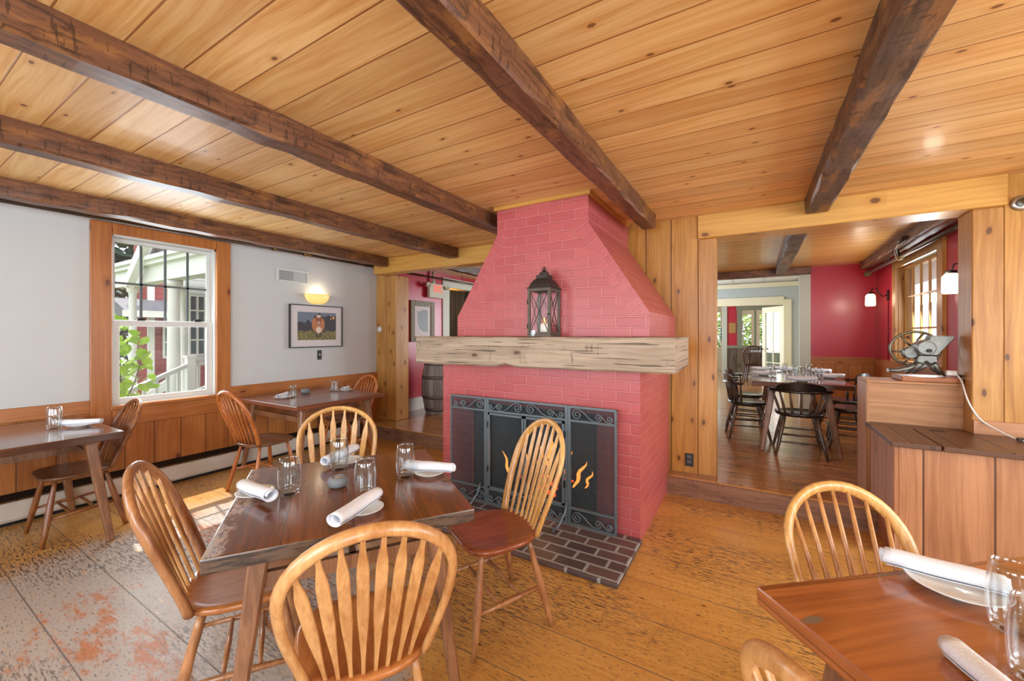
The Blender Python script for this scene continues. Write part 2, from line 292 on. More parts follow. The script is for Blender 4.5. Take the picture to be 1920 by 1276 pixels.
def clear_glass(name, tint=(1, 1, 1, 1), rough=0.0, op=0.0, refl=0.04):
    m = NT(name); t = m.t
    tr = m.n('ShaderNodeBsdfTransparent', {0: tint}); gl = m.n('ShaderNodeBsdfGlossy', {0: (1, 1, 1, 1), 'Roughness': rough})
    fc = m.n('ShaderNodeLayerWeight', {'Blend': 0.5}).outputs['Facing']
    fr = m.math('ADD', refl, m.math('MULTIPLY', m.math('POWER', fc, 4.0 if refl <= 0.04 else 3.0), 0.85 if refl > 0.01 else 0.15))
    mx = m.n('ShaderNodeMixShader', {0: fr, 1: tr.outputs[0], 2: gl.outputs[0]})
    out = mx
    if op:
        df = m.n('ShaderNodeBsdfDiffuse', {0: (0.8, 0.85, 0.9, 1)})
        out = m.n('ShaderNodeMixShader', {0: op, 1: mx.outputs[0], 2: df.outputs[0]})
    t.links.new(out.outputs[0], m.o.inputs[0]); return m.m
M['pane'] = clear_glass('window_glass', op=0.03)
M['lpane'] = clear_glass('thin_lantern_glass', refl=0.004)
M['tumbler'] = clear_glass('tumbler_glass', (0.93, 0.95, 0.95, 1), refl=0.07)
def mesh_mat():
    m = NT('fine_screen_mesh')
    tr = m.n('ShaderNodeBsdfTransparent', {0: (1, 1, 1, 1)}); df = m.n('ShaderNodeBsdfDiffuse', {0: (0.07, 0.085, 0.095, 1)})
    mx = m.n('ShaderNodeMixShader', {0: 0.42, 1: tr.outputs[0], 2: df.outputs[0]})
    m.t.links.new(mx.outputs[0], m.o.inputs[0]); return m.m
M['mesh'] = mesh_mat()
M['chrome'] = plain('bright_metal', (190, 188, 180), 0.25, 0.9)

# ------------------------------------------------------------------ mesh builder
class MB:
    def __init__(s): s.b = bmesh.new(); s.mi = 0; s.uvl = None
    def _f(s, vs, smooth=False):
        try: f = s.b.faces.new(vs)
        except ValueError: return None
        f.material_index = s.mi; f.smooth = smooth; return f
    def box(s, x0, x1, y0, y1, z0, z1, mat=None):
        P = [(x0, y0, z0), (x1, y0, z0), (x1, y1, z0), (x0, y1, z0), (x0, y0, z1), (x1, y0, z1), (x1, y1, z1), (x0, y1, z1)]
        return s.hexa(P, mat)
    def hexa(s, P, mat=None):
        v = [s.b.verts.new(mat @ Vector(p) if mat else p) for p in P]
        for q in ((0, 3, 2, 1), (4, 5, 6, 7), (0, 1, 5, 4), (1, 2, 6, 5), (2, 3, 7, 6), (3, 0, 4, 7)): s._f([v[i] for i in q])
        return s
    def cbox(s, c, size, rot=None):
        x, y, z = (a / 2 for a in size)
        m = Matrix.Translation(c) @ (rot.to_4x4() if rot else Matrix())
        return s.box(-x, x, -y, y, -z, z, m)
    def bar(s, a, b, wa, wb=None, da=None, db=None, up=(0, 0, 1)):
        """square or rectangular bar from a to b, width/depth may taper"""
        a, b = Vector(a), Vector(b); wb = wa if wb is None else wb; da = wa if da is None else da; db = (da if wb == wa else wb) if db is None else db
        d = (b - a).normalized(); upv = Vector(up)
        if abs(d.dot(upv)) > 0.98: upv = Vector((0, 1, 0)) if abs(d.y) < 0.9 else Vector((1, 0, 0))
        sx = d.cross(upv).normalized(); sy = sx.cross(d).normalized()
        P = []
        for c, ww, dd in ((a, wa, da), (b, wb, db)):
            for i, j in ((-1, -1), (1, -1), (1, 1), (-1, 1)): P.append(c + sx * (i * ww / 2) + sy * (j * dd / 2))
        return s.hexa([tuple(p) for p in P])
    def tube(s, pts, r, seg=8, closed=False, caps=True, flat=None):
        pts = [Vector(p) for p in pts]; n = len(pts)
        rr = r if isinstance(r, (list, tuple)) else [r] * n
        rings = []; prev = None
        for i, p in enumerate(pts):
            if closed: t = pts[(i + 1) % n] - pts[i - 1]
            else: t = pts[min(i + 1, n - 1)] - pts[max(i - 1, 0)]
            t.normalize()
            if prev is None:
                u = t.cross(Vector((0, 0, 1)));
                if u.length < 0.05: u = t.cross(Vector((0, 1, 0)))
                u.normalize()
            else:
                u = prev - t * prev.dot(t); u.normalize()
            prev = u; v = t.cross(u)
            f1, f2 = flat if flat else (1, 1)
            rings.append([s.b.verts.new(p + (u * cos(2 * pi * k / seg) * f1 + v * sin(2 * pi * k / seg) * f2) * rr[i]) for k in range(seg)])
        for i in range(n if closed else n - 1):
            A, B = rings[i], rings[(i + 1) % n]
            for k in range(seg): s._f([A[k], A[(k + 1) % seg], B[(k + 1) % seg], B[k]], True)
        if caps and not closed:
            s._f(rings[0][::-1]); s._f(rings[-1])
        return s
    def lathe(s, prof, seg=20, c=(0, 0, 0), smooth=True, mat=None):
        c = Vector(c); rings = []
        for r, z in prof:
            rings.append([s.b.verts.new((mat @ Vector((max(r, 1e-5) * cos(2 * pi * k / seg), max(r, 1e-5) * sin(2 * pi * k / seg), z)) if mat else Vector((max(r, 1e-5) * cos(2 * pi * k / seg), max(r, 1e-5) * sin(2 * pi * k / seg), z))) + c) for k in range(seg)])
        for A, B in zip(rings, rings[1:]):
            for k in range(seg): s._f([A[k], A[(k + 1) % seg], B[(k + 1) % seg], B[k]], smooth)
        if prof[0][0] > 1e-4: s._f(rings[0][::-1])
        if prof[-1][0] > 1e-4: s._f(rings[-1])
        return s
    def prism(s, poly, a, b, axis=1, mat=None):
        """poly in the plane normal to axis, from a to b"""
        def P(p, t):
            q = {0: (t, p[0], p[1]), 1: (p[0], t, p[1]), 2: (p[0], p[1], t)}[axis]
            return mat @ Vector(q) if mat else q
        A = [s.b.verts.new(P(p, a)) for p in poly]; B = [s.b.verts.new(P(p, b)) for p in poly]
        n = len(poly); s._f(A[::-1]); s._f(B)
        for i in range(n): s._f([A[i], A[(i + 1) % n], B[(i + 1) % n], B[i]])
        return s
    def quad(s, *P):
        s._f([s.b.verts.new(p) for p in P]); return s
    def grid(s, fn, nu, nv, smooth=True, wrapu=False):
        V = [[s.b.verts.new(fn(i / (nu if wrapu else nu - 1), j / (nv - 1))) for j in range(nv)] for i in range(nu)]
        for i in range(nu if wrapu else nu - 1):
            for j in range(nv - 1): s._f([V[i][j], V[(i + 1) % nu][j], V[(i + 1) % nu][j + 1], V[i][j + 1]], smooth)
        return V
    def build(s, name, mats, parent=None, grain=None, bevel=0, bseg=1, uvfn=None, weld=False):
        b = s.b
        if weld: bmesh.ops.remove_doubles(b, verts=b.verts, dist=1e-5)
        bmesh.ops.recalc_face_normals(b, faces=b.faces)
        if grain is not None or uvfn:
            l = b.loops.layers.uv.new('UVMap')
            for f in b.faces:
                f.normal_update(); nn = f.normal; ax = max(range(3), key=lambda i: abs(nn[i]))
                for lp in f.loops:
                    co = lp.vert.co
                    if uvfn:
                        uv = uvfn(co, nn, f)
                    elif ax != grain:
                        o = 3 - ax - grain; uv = (co[grain], co[o])
                    else:
                        o = [i for i in range(3) if i != ax]; uv = (co[o[0]] * 0.3, co[o[1]])
                    lp[l].uv = uv
        me = bpy.data.meshes.new(name); b.to_mesh(me); b.free()
        if not isinstance(mats, (list, tuple)): mats = [mats]
        for m in mats: me.materials.append(M[m] if isinstance(m, str) else m)
        o = bpy.data.objects.new(name, me); COL.objects.link(o)
        if parent: o.parent = parent
        if bevel:
            md = o.modifiers.new('bevel', 'BEVEL'); md.width = bevel; md.segments = bseg; md.limit_method = 'ANGLE'; md.angle_limit = radians(40)
        return o

def tag(o, label=None, cat=None, group=None, kind=None):
    if label: o['label'] = label
    if cat: o['category'] = cat
    if group: o['group'] = group
    if kind: o['kind'] = kind
    return o
def thing(name, label, cat, loc=(0, 0, 0), rz=0, group=None):
    o = bpy.data.objects.new(name, None); COL.objects.link(o); o.location = loc; o.rotation_euler = (0, 0, rz)
    o.empty_display_size = 0.1
    return tag(o, label, cat, group)
def dup(root, label, group=None, loc=None, rz=None, scale=None):
    def cp(o, par):
        c = o.copy(); COL.objects.link(c)
        if par: c.parent = par
        for ch in o.children: cp(ch, c)
        return c
    r = cp(root, None); r['label'] = label
    if group: r['group'] = group
    if loc is not None: r.location = loc
    if rz is not None: r.rotation_euler = (0, 0, rz)
    if scale: r.scale = scale
    return r
def struct(name, mb, mat, parent=None, **k):
    o = mb.build(name, mat, parent, **k)
    if not parent: o['kind'] = 'structure'
    return o
def W(o):
    o.matrix_parent_inverse = o.parent.matrix_basis.inverted(); return o

# ------------------------------------------------------------------ room shell
H, HU, ZU = 2.465, 2.50, 0.17
X0, X1, Y0, YS = -4.80, 3.40, -2.40, 3.83
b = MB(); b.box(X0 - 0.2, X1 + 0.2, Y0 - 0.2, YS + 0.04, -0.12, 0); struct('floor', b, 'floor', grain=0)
b = MB(); b.box(-7.0, 3.6, YS + 0.03, 16.6, 0.02, ZU); struct('floor_upper', b, 'floor2', grain=0)
b = MB(); b.box(X0 - 0.2, X1 + 0.2, Y0 - 0.2, 4.10, H, H + 0.1); struct('ceiling', b, 'ceiling', grain=0)
b = MB(); b.box(-6.4, 3.4, 4.08, 8.1, HU, HU + 0.1); struct('ceiling_upper', b, 'ceiling2', grain=0)
b = MB(); b.box(-6.0, 3.4, 8.1, 16.6, 2.62, 2.72); struct('ceiling_far', b, 'wpaint', grain=0)
# left wall with window hole Y 1.20..2.06, Z .80..2.30
b = MB(); wy0, wy1, wz0, wz1 = 1.22, 2.045, 0.775, 2.30
for a in ((Y0, wy0, 0, H), (wy1, 4.14, 0, H), (wy0, wy1, 0, wz0), (wy0, wy1, wz1, H)):
    b.box(X0 - 0.16, X0, a[0], a[1], a[2], a[3])
struct('wall_left', b, 'white', grain=2)
# unseen rear and right walls; window holes added for the fill lamps
b = MB()
xs = [X0 - 0.16, -4.15, -2.65, -1.65, -0.15, 0.95, 2.45, X1 + 0.16]
for i in range(0, 7, 2): b.box(xs[i], xs[i + 1], Y0 - 0.16, Y0, 0, H)
for i in (1, 3, 5):
    b.box(xs[i], xs[i + 1], Y0 - 0.16, Y0, 0, 0.75); b.box(xs[i], xs[i + 1], Y0 - 0.16, Y0, 2.25, H)
struct('wall_back', b, 'white', grain=2)
b = MB(); ys = [Y0, -0.55, 0.95, 1.75, 3.05, 4.2]
for i in (0, 2, 4): b.box(X1, X1 + 0.16, ys[i], ys[i + 1], 0, H)
for i in (1, 3): b.box(X1, X1 + 0.16, ys[i], ys[i + 1], 0, 0.75); b.box(X1, X1 + 0.16, ys[i], ys[i + 1], 2.25, H)
struct('wall_right', b, 'white', grain=2)
for i, (ax, a0, a1) in enumerate((('x', -4.15, -2.65), ('x', -1.65, -0.15), ('x', 0.95, 2.45), ('y', -0.55, 0.95), ('y', 1.75, 3.05))):  # unseen windows added to carry the fill lamps
    b = MB()
    def fb(u0, u1, z0, z1):
        if ax == 'x': b.box(u0, u1, Y0 - 0.11, Y0 - 0.07, z0, z1)
        else: b.box(X1 + 0.07, X1 + 0.11, u0, u1, z0, z1)
    for u in (a0, a1 - 0.05): fb(u, u + 0.05, 0.75, 2.25)
    for z in (0.75, 1.47, 2.20): fb(a0, a1, z, z + 0.05)
    for k in range(1, 4): fb(a0 + (a1 - a0) * k / 4 - 0.01, a0 + (a1 - a0) * k / 4 + 0.01, 0.75, 2.25)
    fr = struct('window_%d' % (i + 2), b, 'wpaint')
    b = MB()
    if ax == 'x': b.box(a0, a1, Y0 - 0.135, Y0 - 0.13, 0.75, 2.25)
    else: b.box(X1 + 0.13, X1 + 0.135, a0, a1, 0.75, 2.25)
    b.build('pane', 'pane', fr)
# wainscot
b = MB()
b.box(X0, X0 + 0.018, Y0, 1.10, 0, 0.755); b.box(X0, X0 + 0.018, 1.10, 2.16, 0, 0.62); b.box(X0, X0 + 0.018, 2.16, 4.13, 0, 0.755)
struct('trim_1', b, 'wains', grain=2)
b = MB(); b.box(X0, X0 + 0.028, Y0, 1.10, 0.755, 0.86); b.box(X0, X0 + 0.028, 2.16, 4.12, 0.755, 0.86)
struct('trim_2', b, 'trim', grain=1, bevel=0.004)
b = MB(); b.box(X0, X0 + 0.05, Y0, 4.1, 2.405, 2.463); struct('trim_3', b, 'trim', grain=1)
# window 1
b = MB()
b.box(X0, X0 + 0.03, 1.10, 1.235, 0.62, 2.385); b.box(X0, X0 + 0.03, 2.03, 2.16, 0.78, 2.385); b.box(X0, X0 + 0.03, 1.235, 2.03, 2.29, 2.385)
win = struct('window_1', b, 'trim', grain=2, bevel=0.004)
b = MB(); b.box(X0, X0 + 0.035, 1.235, 2.17, 0.615, 0.765); b.box(X0 - 0.05, X0 + 0.06, 1.22, 2.175, 0.765, 0.795); b.build('window_sill', 'trim', win, grain=1, bevel=0.004)
b = MB()  # jamb liner
for y in (1.22, 2.02): b.box(X0 - 0.15, X0 + 0.002, y, y + 0.025, 0.79, 2.30)
b.box(X0 - 0.15, X0 + 0.002, 1.22, 2.045, 2.275, 2.30); b.box(X0 - 0.15, X0 + 0.0, 1.22, 2.045, 0.775, 0.80)
b.build('window_jamb', 'vinyl', win)
b = MB(); xo = X0 - 0.085
def fr4(b, x0, x1, ya, yb, za, zb, t, tb=None, tt=None):
    tb = tb or t; tt = tt or t
    b.box(x0, x1, ya, ya + t, za, zb); b.box(x0, x1, yb - t, yb, za, zb); b.box(x0, x1, ya + t, yb - t, za, za + tb); b.box(x0, x1, ya + t, yb - t, zb - tt, zb)
fr4(b, xo - 0.03, xo, 1.245, 2.02, 1.50, 2.275, 0.035)
up = b.build('sash_upper', 'vinyl', win, bevel=0.003)
b = MB()
for k in (1, 2, 3): y = 1.28 + (2.0 - 1.28) * k / 4 - 0.005; b.box(xo - 0.022, xo - 0.006, y, y + 0.018, 1.535, 2.24)
b.box(xo - 0.022, xo - 0.006, 1.28, 1.99, 1.87, 1.888)
b.build('muntin_grid', plain('grey_muntins', (96, 104, 104), 0.5), up)
b = MB(); b.box(xo - 0.016, xo - 0.013, 1.27, 1.995, 1.52, 2.25); b.build('pane', 'pane', up)
xi = X0 - 0.04
b = MB(); fr4(b, xi - 0.03, xi, 1.245, 2.02, 0.80, 1.545, 0.055, 0.05, 0.055); lo = b.build('sash_lower', 'vinyl', win, bevel=0.003)
b = MB(); b.box(xi - 0.016, xi - 0.013, 1.29, 1.98, 0.84, 1.50); b.build('pane', 'pane', lo)
for y in (1.42, 1.86):
    b = MB(); b.box(xi - 0.03, xi + 0.004, y, y + 0.055, 1.545, 1.56); b.bar((xi, y + 0.01, 1.562), (xi - 0.01, y + 0.065, 1.568), 0.008); b.build('sash_lock', 'darkm', lo)

# step board in front of the raised floor
b = MB(); b.box(-4.4, -2.40, YS - 0.02, YS + 0.03, 0.0, ZU - 0.012); b.box(-0.66, 0.788, YS - 0.02, YS + 0.03, 0.0, ZU - 0.012); b.box(X0, -4.4, YS - 0.02, YS + 0.03, 0.0, ZU - 0.012)
struct('trim_4', b, 'step', grain=0)
b = MB(); b.box(X0, -2.40, YS - 0.035, YS + 0.14, ZU - 0.012, ZU + 0.006); b.box(-0.66, 0.788, YS - 0.035, YS + 0.14, ZU - 0.012, ZU + 0.006)
struct('trim_5', b, 'floor2', grain=0, bevel=0.005)

# boards wall right of the chimney and beyond the right post
b = MB(); b.box(-1.30, -0.42, 3.93, 3.96, ZU, H); struct('trim_6', b, 'pineb', grain=2)
b = MB(); b.box(1.425, X1, 3.95, 4.02, 0.0, H); struct('wall_rear_right', b, 'pineb', grain=2)

# posts and header beams of the timber frame
def timber(name, label, cat, x0, x1, y0, y1, z0, z1, mat, grain, bev=0.006, kids=None, rough=0.0):
    b = MB(); b.box(x0, x1, y0, y1, z0, z1); o = b.build(name, mat, None, grain=grain, bevel=bev); tag(o, label, cat); return o
timber('wooden_post', 'square knotty pine post on the step at the end of the white wall', 'post', -4.60, -4.40, 4.13, 4.38, ZU, 2.262, 'pine', 2)
b = MB(); b.box(X0, -4.60, 4.12, 4.30, ZU, H); tag(b.build('wooden_post', 'pine', None, grain=2, bevel=0.004), 'wide pine pilaster board between the white wall and the square post', 'post')
timber('wooden_post', 'knotty pine post right of the red chimney, with dark electrical outlet beside it', 'post', -0.42, -0.275, 3.95, 4.10, ZU, 2.262, 'pine', 2)
timber('wooden_post', 'thick knotty pine post rising behind the half wall with the grinder', 'post', 1.275, 1.425, 3.95, 4.17, 0.0, 2.262, 'pine', 2)
timber('header_beam', 'honey pine header beam running from the left post to behind the chimney', 'beam', -4.60, -1.31, 3.90, 4.08, 2.262, H, 'header', 0)
timber('header_beam', 'honey pine header beam over the wide opening to the back dining room', 'beam', -0.42, 1.425, 3.90, 4.17, 2.262, H, 'header', 0)

# hewn ceiling beams
def hewn(label, xa, xb, ya, yb, z0, z1, mat='beam', amp=0.006, seed=1):
    rnd = random.Random(seed); n = int((yb - ya) / 0.16) + 2; b = MB(); prev = None
    for i in range(n):
        y = ya + (yb - ya) * i / (n - 1)
        d = [rnd.uniform(-amp, amp) for _ in range(8)]
        c = 0.012
        P = [(xa + d[0], z1), (xa + d[1], z0 + c), (xa + c + d[2], z0 + d[3]), (xb - c + d[4], z0 + d[3]), (xb + d[5], z0 + c), (xb + d[6], z1)]
        ring = [b.b.verts.new((p[0], y, p[1])) for p in P]
        if prev:
            for k in range(6): b._f([prev[k], prev[(k + 1) % 6], ring[(k + 1) % 6], ring[k]])
        else: b._f(ring[::-1])
        prev = ring
    b._f(prev)
    return tag(b.build('ceiling_beam', mat, None, grain=1), label, 'beam')
hewn('rough dark ceiling beam running just left of the chimney top', -2.055, -1.925, Y0, 3.87, 2.34, H, seed=1)
hewn('rough dark ceiling beam, second from the white wall, ending before the header', -3.20, -3.075, Y0, 3.86, 2.34, H, seed=2)
hewn('rough dark ceiling beam nearest the white wall, above the pipe rail', -4.42, -4.28, Y0, 3.86, 2.345, H, seed=3)
hewn('reddish-brown notched ceiling beam right of the chimney top', -0.855, -0.735, Y0, 3.70, 2.345, H, 'beam', seed=4)
hewn('grey-brown hewn ceiling beam over the wide opening at the right', 0.345, 0.495, Y0, 3.86, 2.345, H, 'beamg', seed=5)
hewn('grey hewn beam under the back dining room ceiling', 0.32, 0.47, 4.2, 8.0, 2.40, HU, 'beamg', seed=6)
hewn('dark hewn beam under the back room ceiling beside the pipes and window', 1.38, 1.52, 4.2, 7.9, 2.39, HU, 'beam', seed=8)
hewn('grey hewn beam above the exit sign corner', -4.0, -3.86, 4.2, 8.0, 2.39, HU, 'beamg', seed=9)

# pipe rails
def pipe(label, pts, r, fits=(), mat='pipe', name='pipe_rail'):
    t = thing(name, label, 'pipe', pts[0])
    b = MB(); b.tube(pts, r, 10); W(b.build('pipe', mat, t))
    for p, q, rr in fits:
        b = MB(); b.tube([p, q], rr, 12); W(b.build('fitting', 'brass', t))
    return t
pr = pipe('long brown pipe rail along the top of the white wall', [(-4.66, Y0, 2.385), (-4.66, 4.11, 2.385)], 0.016,
     [((-4.66, 2.54, 2.385), (-4.66, 2.57, 2.385), 0.024), ((-4.66, 2.90, 2.385), (-4.66, 3.0, 2.385), 0.022), ((-4.66, 4.0, 2.385), (-4.66, 4.115, 2.385), 0.026)])
for y in (0.2, 2.56, 3.9):
    b = MB(); b.tube([(X0 + 0.05, y, 2.385), (-4.66, y, 2.385)], 0.006, 6); W(b.build('bracket', 'pipe', pr))
pr = pipe('dark pipe rail in front of the exit sign', [(-4.58, 4.35, 2.363), (-4.58, 7.9, 2.363)], 0.016)
b = MB(); b.tube([(-4.58, 5.9, 2.363), (-4.58, 5.9, HU)], 0.005, 6); W(b.build('bracket', 'pipe', pr))
pr = pipe('brown sprinkler pipe above the back room window', [(1.47, 4.1, 2.32), (1.47, 7.9, 2.32)], 0.024, [((1.47, 7.86, 2.32), (1.47, 7.95, 2.32), 0.045), ((1.47, 6.3, 2.32), (1.47, 6.42, 2.32), 0.038)])
b = MB(); b.tube([(1.47, 6.36, 2.32), (1.43, 6.30, 2.35), (1.40, 6.2, 2.40), (1.38, 6.0, 2.42), (1.36, 5.7, 2.42)], 0.026, 10); W(b.build('branch_pipe', 'pipe', pr))
b = MB(); b.tube([(1.47, 6.8, 2.32), (1.47, 6.8, HU)], 0.006, 6); b.tube([(1.40, 6.8, 2.34), (1.54, 6.8, 2.34)], 0.008, 6); W(b.build('valve_handle', 'pipe', pr))
pipe('second thin pipe just above the brown sprinkler pipe', [(1.54, 4.1, 2.375), (1.54, 7.9, 2.375)], 0.012, name='pipe_rail')
t = thing('pipe_rail', 'grey pipe elbow at the upper right corner of the near wall', 'pipe', (1.50, 3.93, 2.26))
b = MB(); b.tube([(1.495, 3.95, 2.27), (1.495, 3.86, 2.275), (1.53, 3.80, 2.30), (1.62, 3.74, 2.33), (1.9, 3.7, 2.34)], 0.024, 10); W(b.build('pipe', plain('grey_pipe', (110, 112, 108), 0.3, 0.7), t))
b = MB(); b.lathe([(0.0, 0), (0.05, 0), (0.045, 0.012), (0.03, 0.016)], 20, (1.495, 3.949, 2.27), mat=Matrix.Rotation(pi / 2, 4, 'X')); W(b.build('wall_flange', 'chrome', t))
b = MB(); b.tube([(1.58, 3.72, 2.33), (1.585, 3.72, 2.40)], [0.022, 0.016], 10); b.tube([(1.585, 3.72, 2.40), (1.56, 3.70, 2.44)], 0.02, 10); W(b.build('valve', plain('dark_pipe_valve', (80, 80, 74), 0.4, 0.6), t))

# baseboard heater
t = thing('baseboard_heater', 'long low cream baseboard heater along the window wall', 'heater', (-4.77, 1, 0))
b = MB(); b.prism([(-4.782, 0.03), (-4.715, 0.03), (-4.705, 0.05), (-4.705, 0.165), (-4.715, 0.175), (-4.715, 0.158), (-4.782, 0.158)], Y0 + 0.1, 3.70, 1); W(b.build('cover', 'heater', t))
b = MB(); b.prism([(-4.782, 0.185), (-4.782, 0.225), (-4.765, 0.225), (-4.700, 0.195), (-4.703, 0.19)], Y0 + 0.1, 3.70, 1); W(b.build('top_flap', 'darkm', t))
b = MB(); b.box(-4.782, -4.735, Y0 + 0.1, 3.70, 0.0, 0.028); W(b.build('base', 'darkm', t))
b = MB(); b.box(-4.782, -4.70, 3.70, 3.75, 0.0, 0.225); W(b.build('end_cap', 'heater', t))

# ------------------------------------------------------------------ fireplace
FX0, FX1, FY, FB = -2.40, -0.66, 2.813, 3.90
ox0, ox1, oz = -2.075, -0.965, 0.84
hx0, hx1, tx0, tx1 = -2.235, -0.60, -1.82, -1.03
t = thing('fireplace', 'large red-painted brick fireplace with a tapering hood up to the ceiling', 'fireplace', (-1.5, 3.3, 0))
def brickuv(co, n, f):
    if abs(n.y) > 0.6: return (co.x, co.z)
    if abs(n.x) > 0.4 and n.z > -0.7 and abs(n.z) < 0.95: return (co.y, co.z / max(0.3, sqrt(1 - n.z * n.z)))
    return (co.x, co.y)
b = MB()
b.box(FX0, ox0, FY, FB, 0, 1.17); b.box(ox1, FX1, FY, FB, 0, 1.17); b.box(ox0, ox1, FY, FB, oz, 1.17); b.box(ox0, ox1, 3.45, FB, 0, oz)
W(b.build('brick_body', 'brick', t, uvfn=brickuv))
b = MB(); b.box(FX0 + 0.1, hx1, 3.22, FB, 1.17, 1.40)
# hood : front plane with slanted rowlock bands
S1, S2, ZS, ZK, ZT = hx0, hx1, 1.57, 2.235, 2.464
def hoodpoly(y): return [(hx0, 1.40), (hx1, 1.40), (hx1, ZS), (tx1, ZK), (tx1, ZT), (tx0, ZT), (tx0, ZK), (hx0, ZS)]
bd = 0.115
iL0 = (hx0 + bd * 1.02, ZS - 0.02); iL1 = (tx0 + bd * 1.02, ZK - 0.02); iR0 = (hx1 - bd * 1.02, ZS - 0.02); iR1 = (tx1 - bd * 1.02, ZK - 0.02)
fp = [[(hx0, 1.40), (hx1, 1.40), (hx1, ZS), iR0, iR1, (tx1, ZK), (tx1, ZT), (tx0, ZT), (tx0, ZK), iL1, iL0, (hx0, ZS)],
      [(hx0, ZS), iL0, iL1, (tx0, ZK)], [(hx1, ZS), (tx1, ZK), iR1, iR0]]
W(b.build('flue_core', 'brick', t, uvfn=brickuv))
b = MB()
b.b.faces.new([b.b.verts.new((x, FY, z)) for x, z in fp[0]])
P = hoodpoly(0)
for i in range(len(P)):
    (xa, za), (xb, zb) = P[i], P[(i + 1) % len(P)]
    b.quad((xa, FY, za), (xb, FY, zb), (xb, FB, zb), (xa, FB, za))
b.b.faces.new([b.b.verts.new((x, FB, z)) for x, z in P][::-1])
for q, k in ((fp[1], 1), (fp[2], 2)):
    b.b.faces.new([b.b.verts.new((x, FY, z)) for x, z in q])
def hooduv(co, n, f):
    if abs(n.y) > 0.6:
        c = f.calc_center_median()
        if len(f.verts) == 4 and co.y < FY + 0.1:
            if c.x < -1.6: dx, dz, ax, az = tx0 - hx0, ZK - ZS, hx0, ZS
            else: dx, dz, ax, az = tx1 - hx1, ZK - ZS, hx1, ZS
            L = sqrt(dx * dx + dz * dz); s_ = ((co.x - ax) * dx + (co.z - az) * dz) / L; o_ = abs((co.x - ax) * dz - (co.z - az) * dx) / L
            return (o_ * 1.7 + 0.003, s_)
        return (co.x, co.z + 0.06)
    if n.x > 0.2 or n.x < -0.2: return (co.y, co.z / max(0.3, sqrt(max(0, 1 - n.z * n.z))))
    return (co.x, co.y)
W(b.build('chimney_hood', 'brick', t, uvfn=hooduv, weld=True))
b = MB()
b.box(ox0 + 0.001, ox1 - 0.001, 3.43, 3.448, 0.001, oz); b.box(ox0 + 0.001, ox0 + 0.015, FY + 0.02, 3.43, 0.001, oz); b.box(ox1 - 0.015, ox1 - 0.001, FY + 0.02, 3.43, 0.001, oz)
b.box(ox0 + 0.001, ox1 - 0.001, FY + 0.02, 3.43, oz - 0.015, oz - 0.001); b.box(ox0 + 0.001, ox1 - 0.001, FY + 0.02, 3.43, 0.001, 0.012)
W(b.build('firebox_lining', 'firebrick', t, uvfn=brickuv))
b = MB()
for (xa, ya, xb, yb) in ((tx0 - 0.02, FY - 0.02, tx1 + 0.02, FY), (tx1, FY, tx1 + 0.02, 3.88), (tx0 - 0.02, FY, tx0, 3.88)):
    b.box(xa, xb, ya, yb, 2.435, 2.464)
W(b.build('ceiling_molding', 'header', t, grain=0))
b = MB(); b.box(FX1, FX1 + 0.09, 2.95, 3.06, 1.14, 1.168); W(b.build('mantel_block', 'header', t, grain=0))
# mantel
m_ = MB(); rnd = random.Random(5); n = 22; prev = None
for i in range(n):
    x = -2.53 + (2.53 - 0.405) * i / (n - 1); k = i / (n - 1)
    zb = 1.163 + 0.012 * k
    if 0.385 < k < 0.45: zb += 0.032 * (0.45 - k) / 0.065 + 0.01
    d = [rnd.uniform(-0.004, 0.004) for _ in range(6)]
    if 0.36 < k < 0.47: d = [0] * 6
    P = [(2.605 + d[0], zb + 0.012), (2.605 + d[1], 1.385), (2.617, 1.398 + d[2] * 0.6), (3.20, 1.399), (3.20, zb + 0.02), (2.62, zb + d[3] * .4)]
    ring = [m_.b.verts.new((x, p[0], p[1])) for p in P]
    if prev:
        for j in range(6): m_._f([prev[j], prev[(j + 1) % 6], ring[(j + 1) % 6], ring[j]])
    else: m_._f(ring[::-1])
    prev = ring
m_._f(prev)
mt = thing('mantel_beam', 'thick pale weathered timber mantel across the fireplace', 'mantel', (-1.47, 2.9, 1.17))
# split body so that nothing passes through brick below or above it
W(m_.build('beam', 'mantel', mt, grain=0))
# hearth
b = MB(); b.box(-2.52, -0.645, 2.225, 2.812, 0.0, 0.028)
tag(b.build('hearth', 'hearth', None, uvfn=lambda co, n, f: (co.x + 0.03, co.y if abs(n.z) > 0.5 else co.z), bevel=0.006), 'sooty grey brick hearth slab in front of the fire screen', 'hearth')

# fire: grate, logs, flames
t = thing('fireplace_grate', 'black iron grate holding the burning logs', 'grate', (-1.5, 3.12, 0.012))
b = MB()
for x in [-1.8 + 0.1 * i for i in range(7)]: b.tube([(x, 2.98, 0.14), (x, 3.0, 0.09), (x, 3.28, 0.09), (x, 3.3, 0.14)], 0.008, 6)
W(b.build('bars', 'darkm', t))
for x in (-1.78, -1.22):
    for y in (3.02, 3.26):
        b = MB(); b.tube([(x, y, 0.012), (x, y, 0.09)], 0.009, 6); W(b.build('leg', 'darkm', t))
for i, (p, q, r, lb) in enumerate((((-1.85, 3.06, 0.15), (-1.2, 3.1, 0.155), 0.05, 'charred log at the front of the fire grate'), ((-1.75, 3.22, 0.155), (-1.15, 3.18, 0.15), 0.055, 'charred log at the back of the fire grate'), ((-1.68, 3.10, 0.25), (-1.22, 3.2, 0.265), 0.048, 'charred log lying on top of the other fire logs'))):
    b = MB(); rnd = random.Random(i); pts = [Vector(p).lerp(Vector(q), k / 6) for k in range(7)]
    b.tube(pts, [r * rnd.uniform(0.9, 1.08) for _ in pts], 10); tag(b.build('firewood_log', 'log', None), lb, 'log', 'logs in the fire')
b = MB(); rnd = random.Random(3)
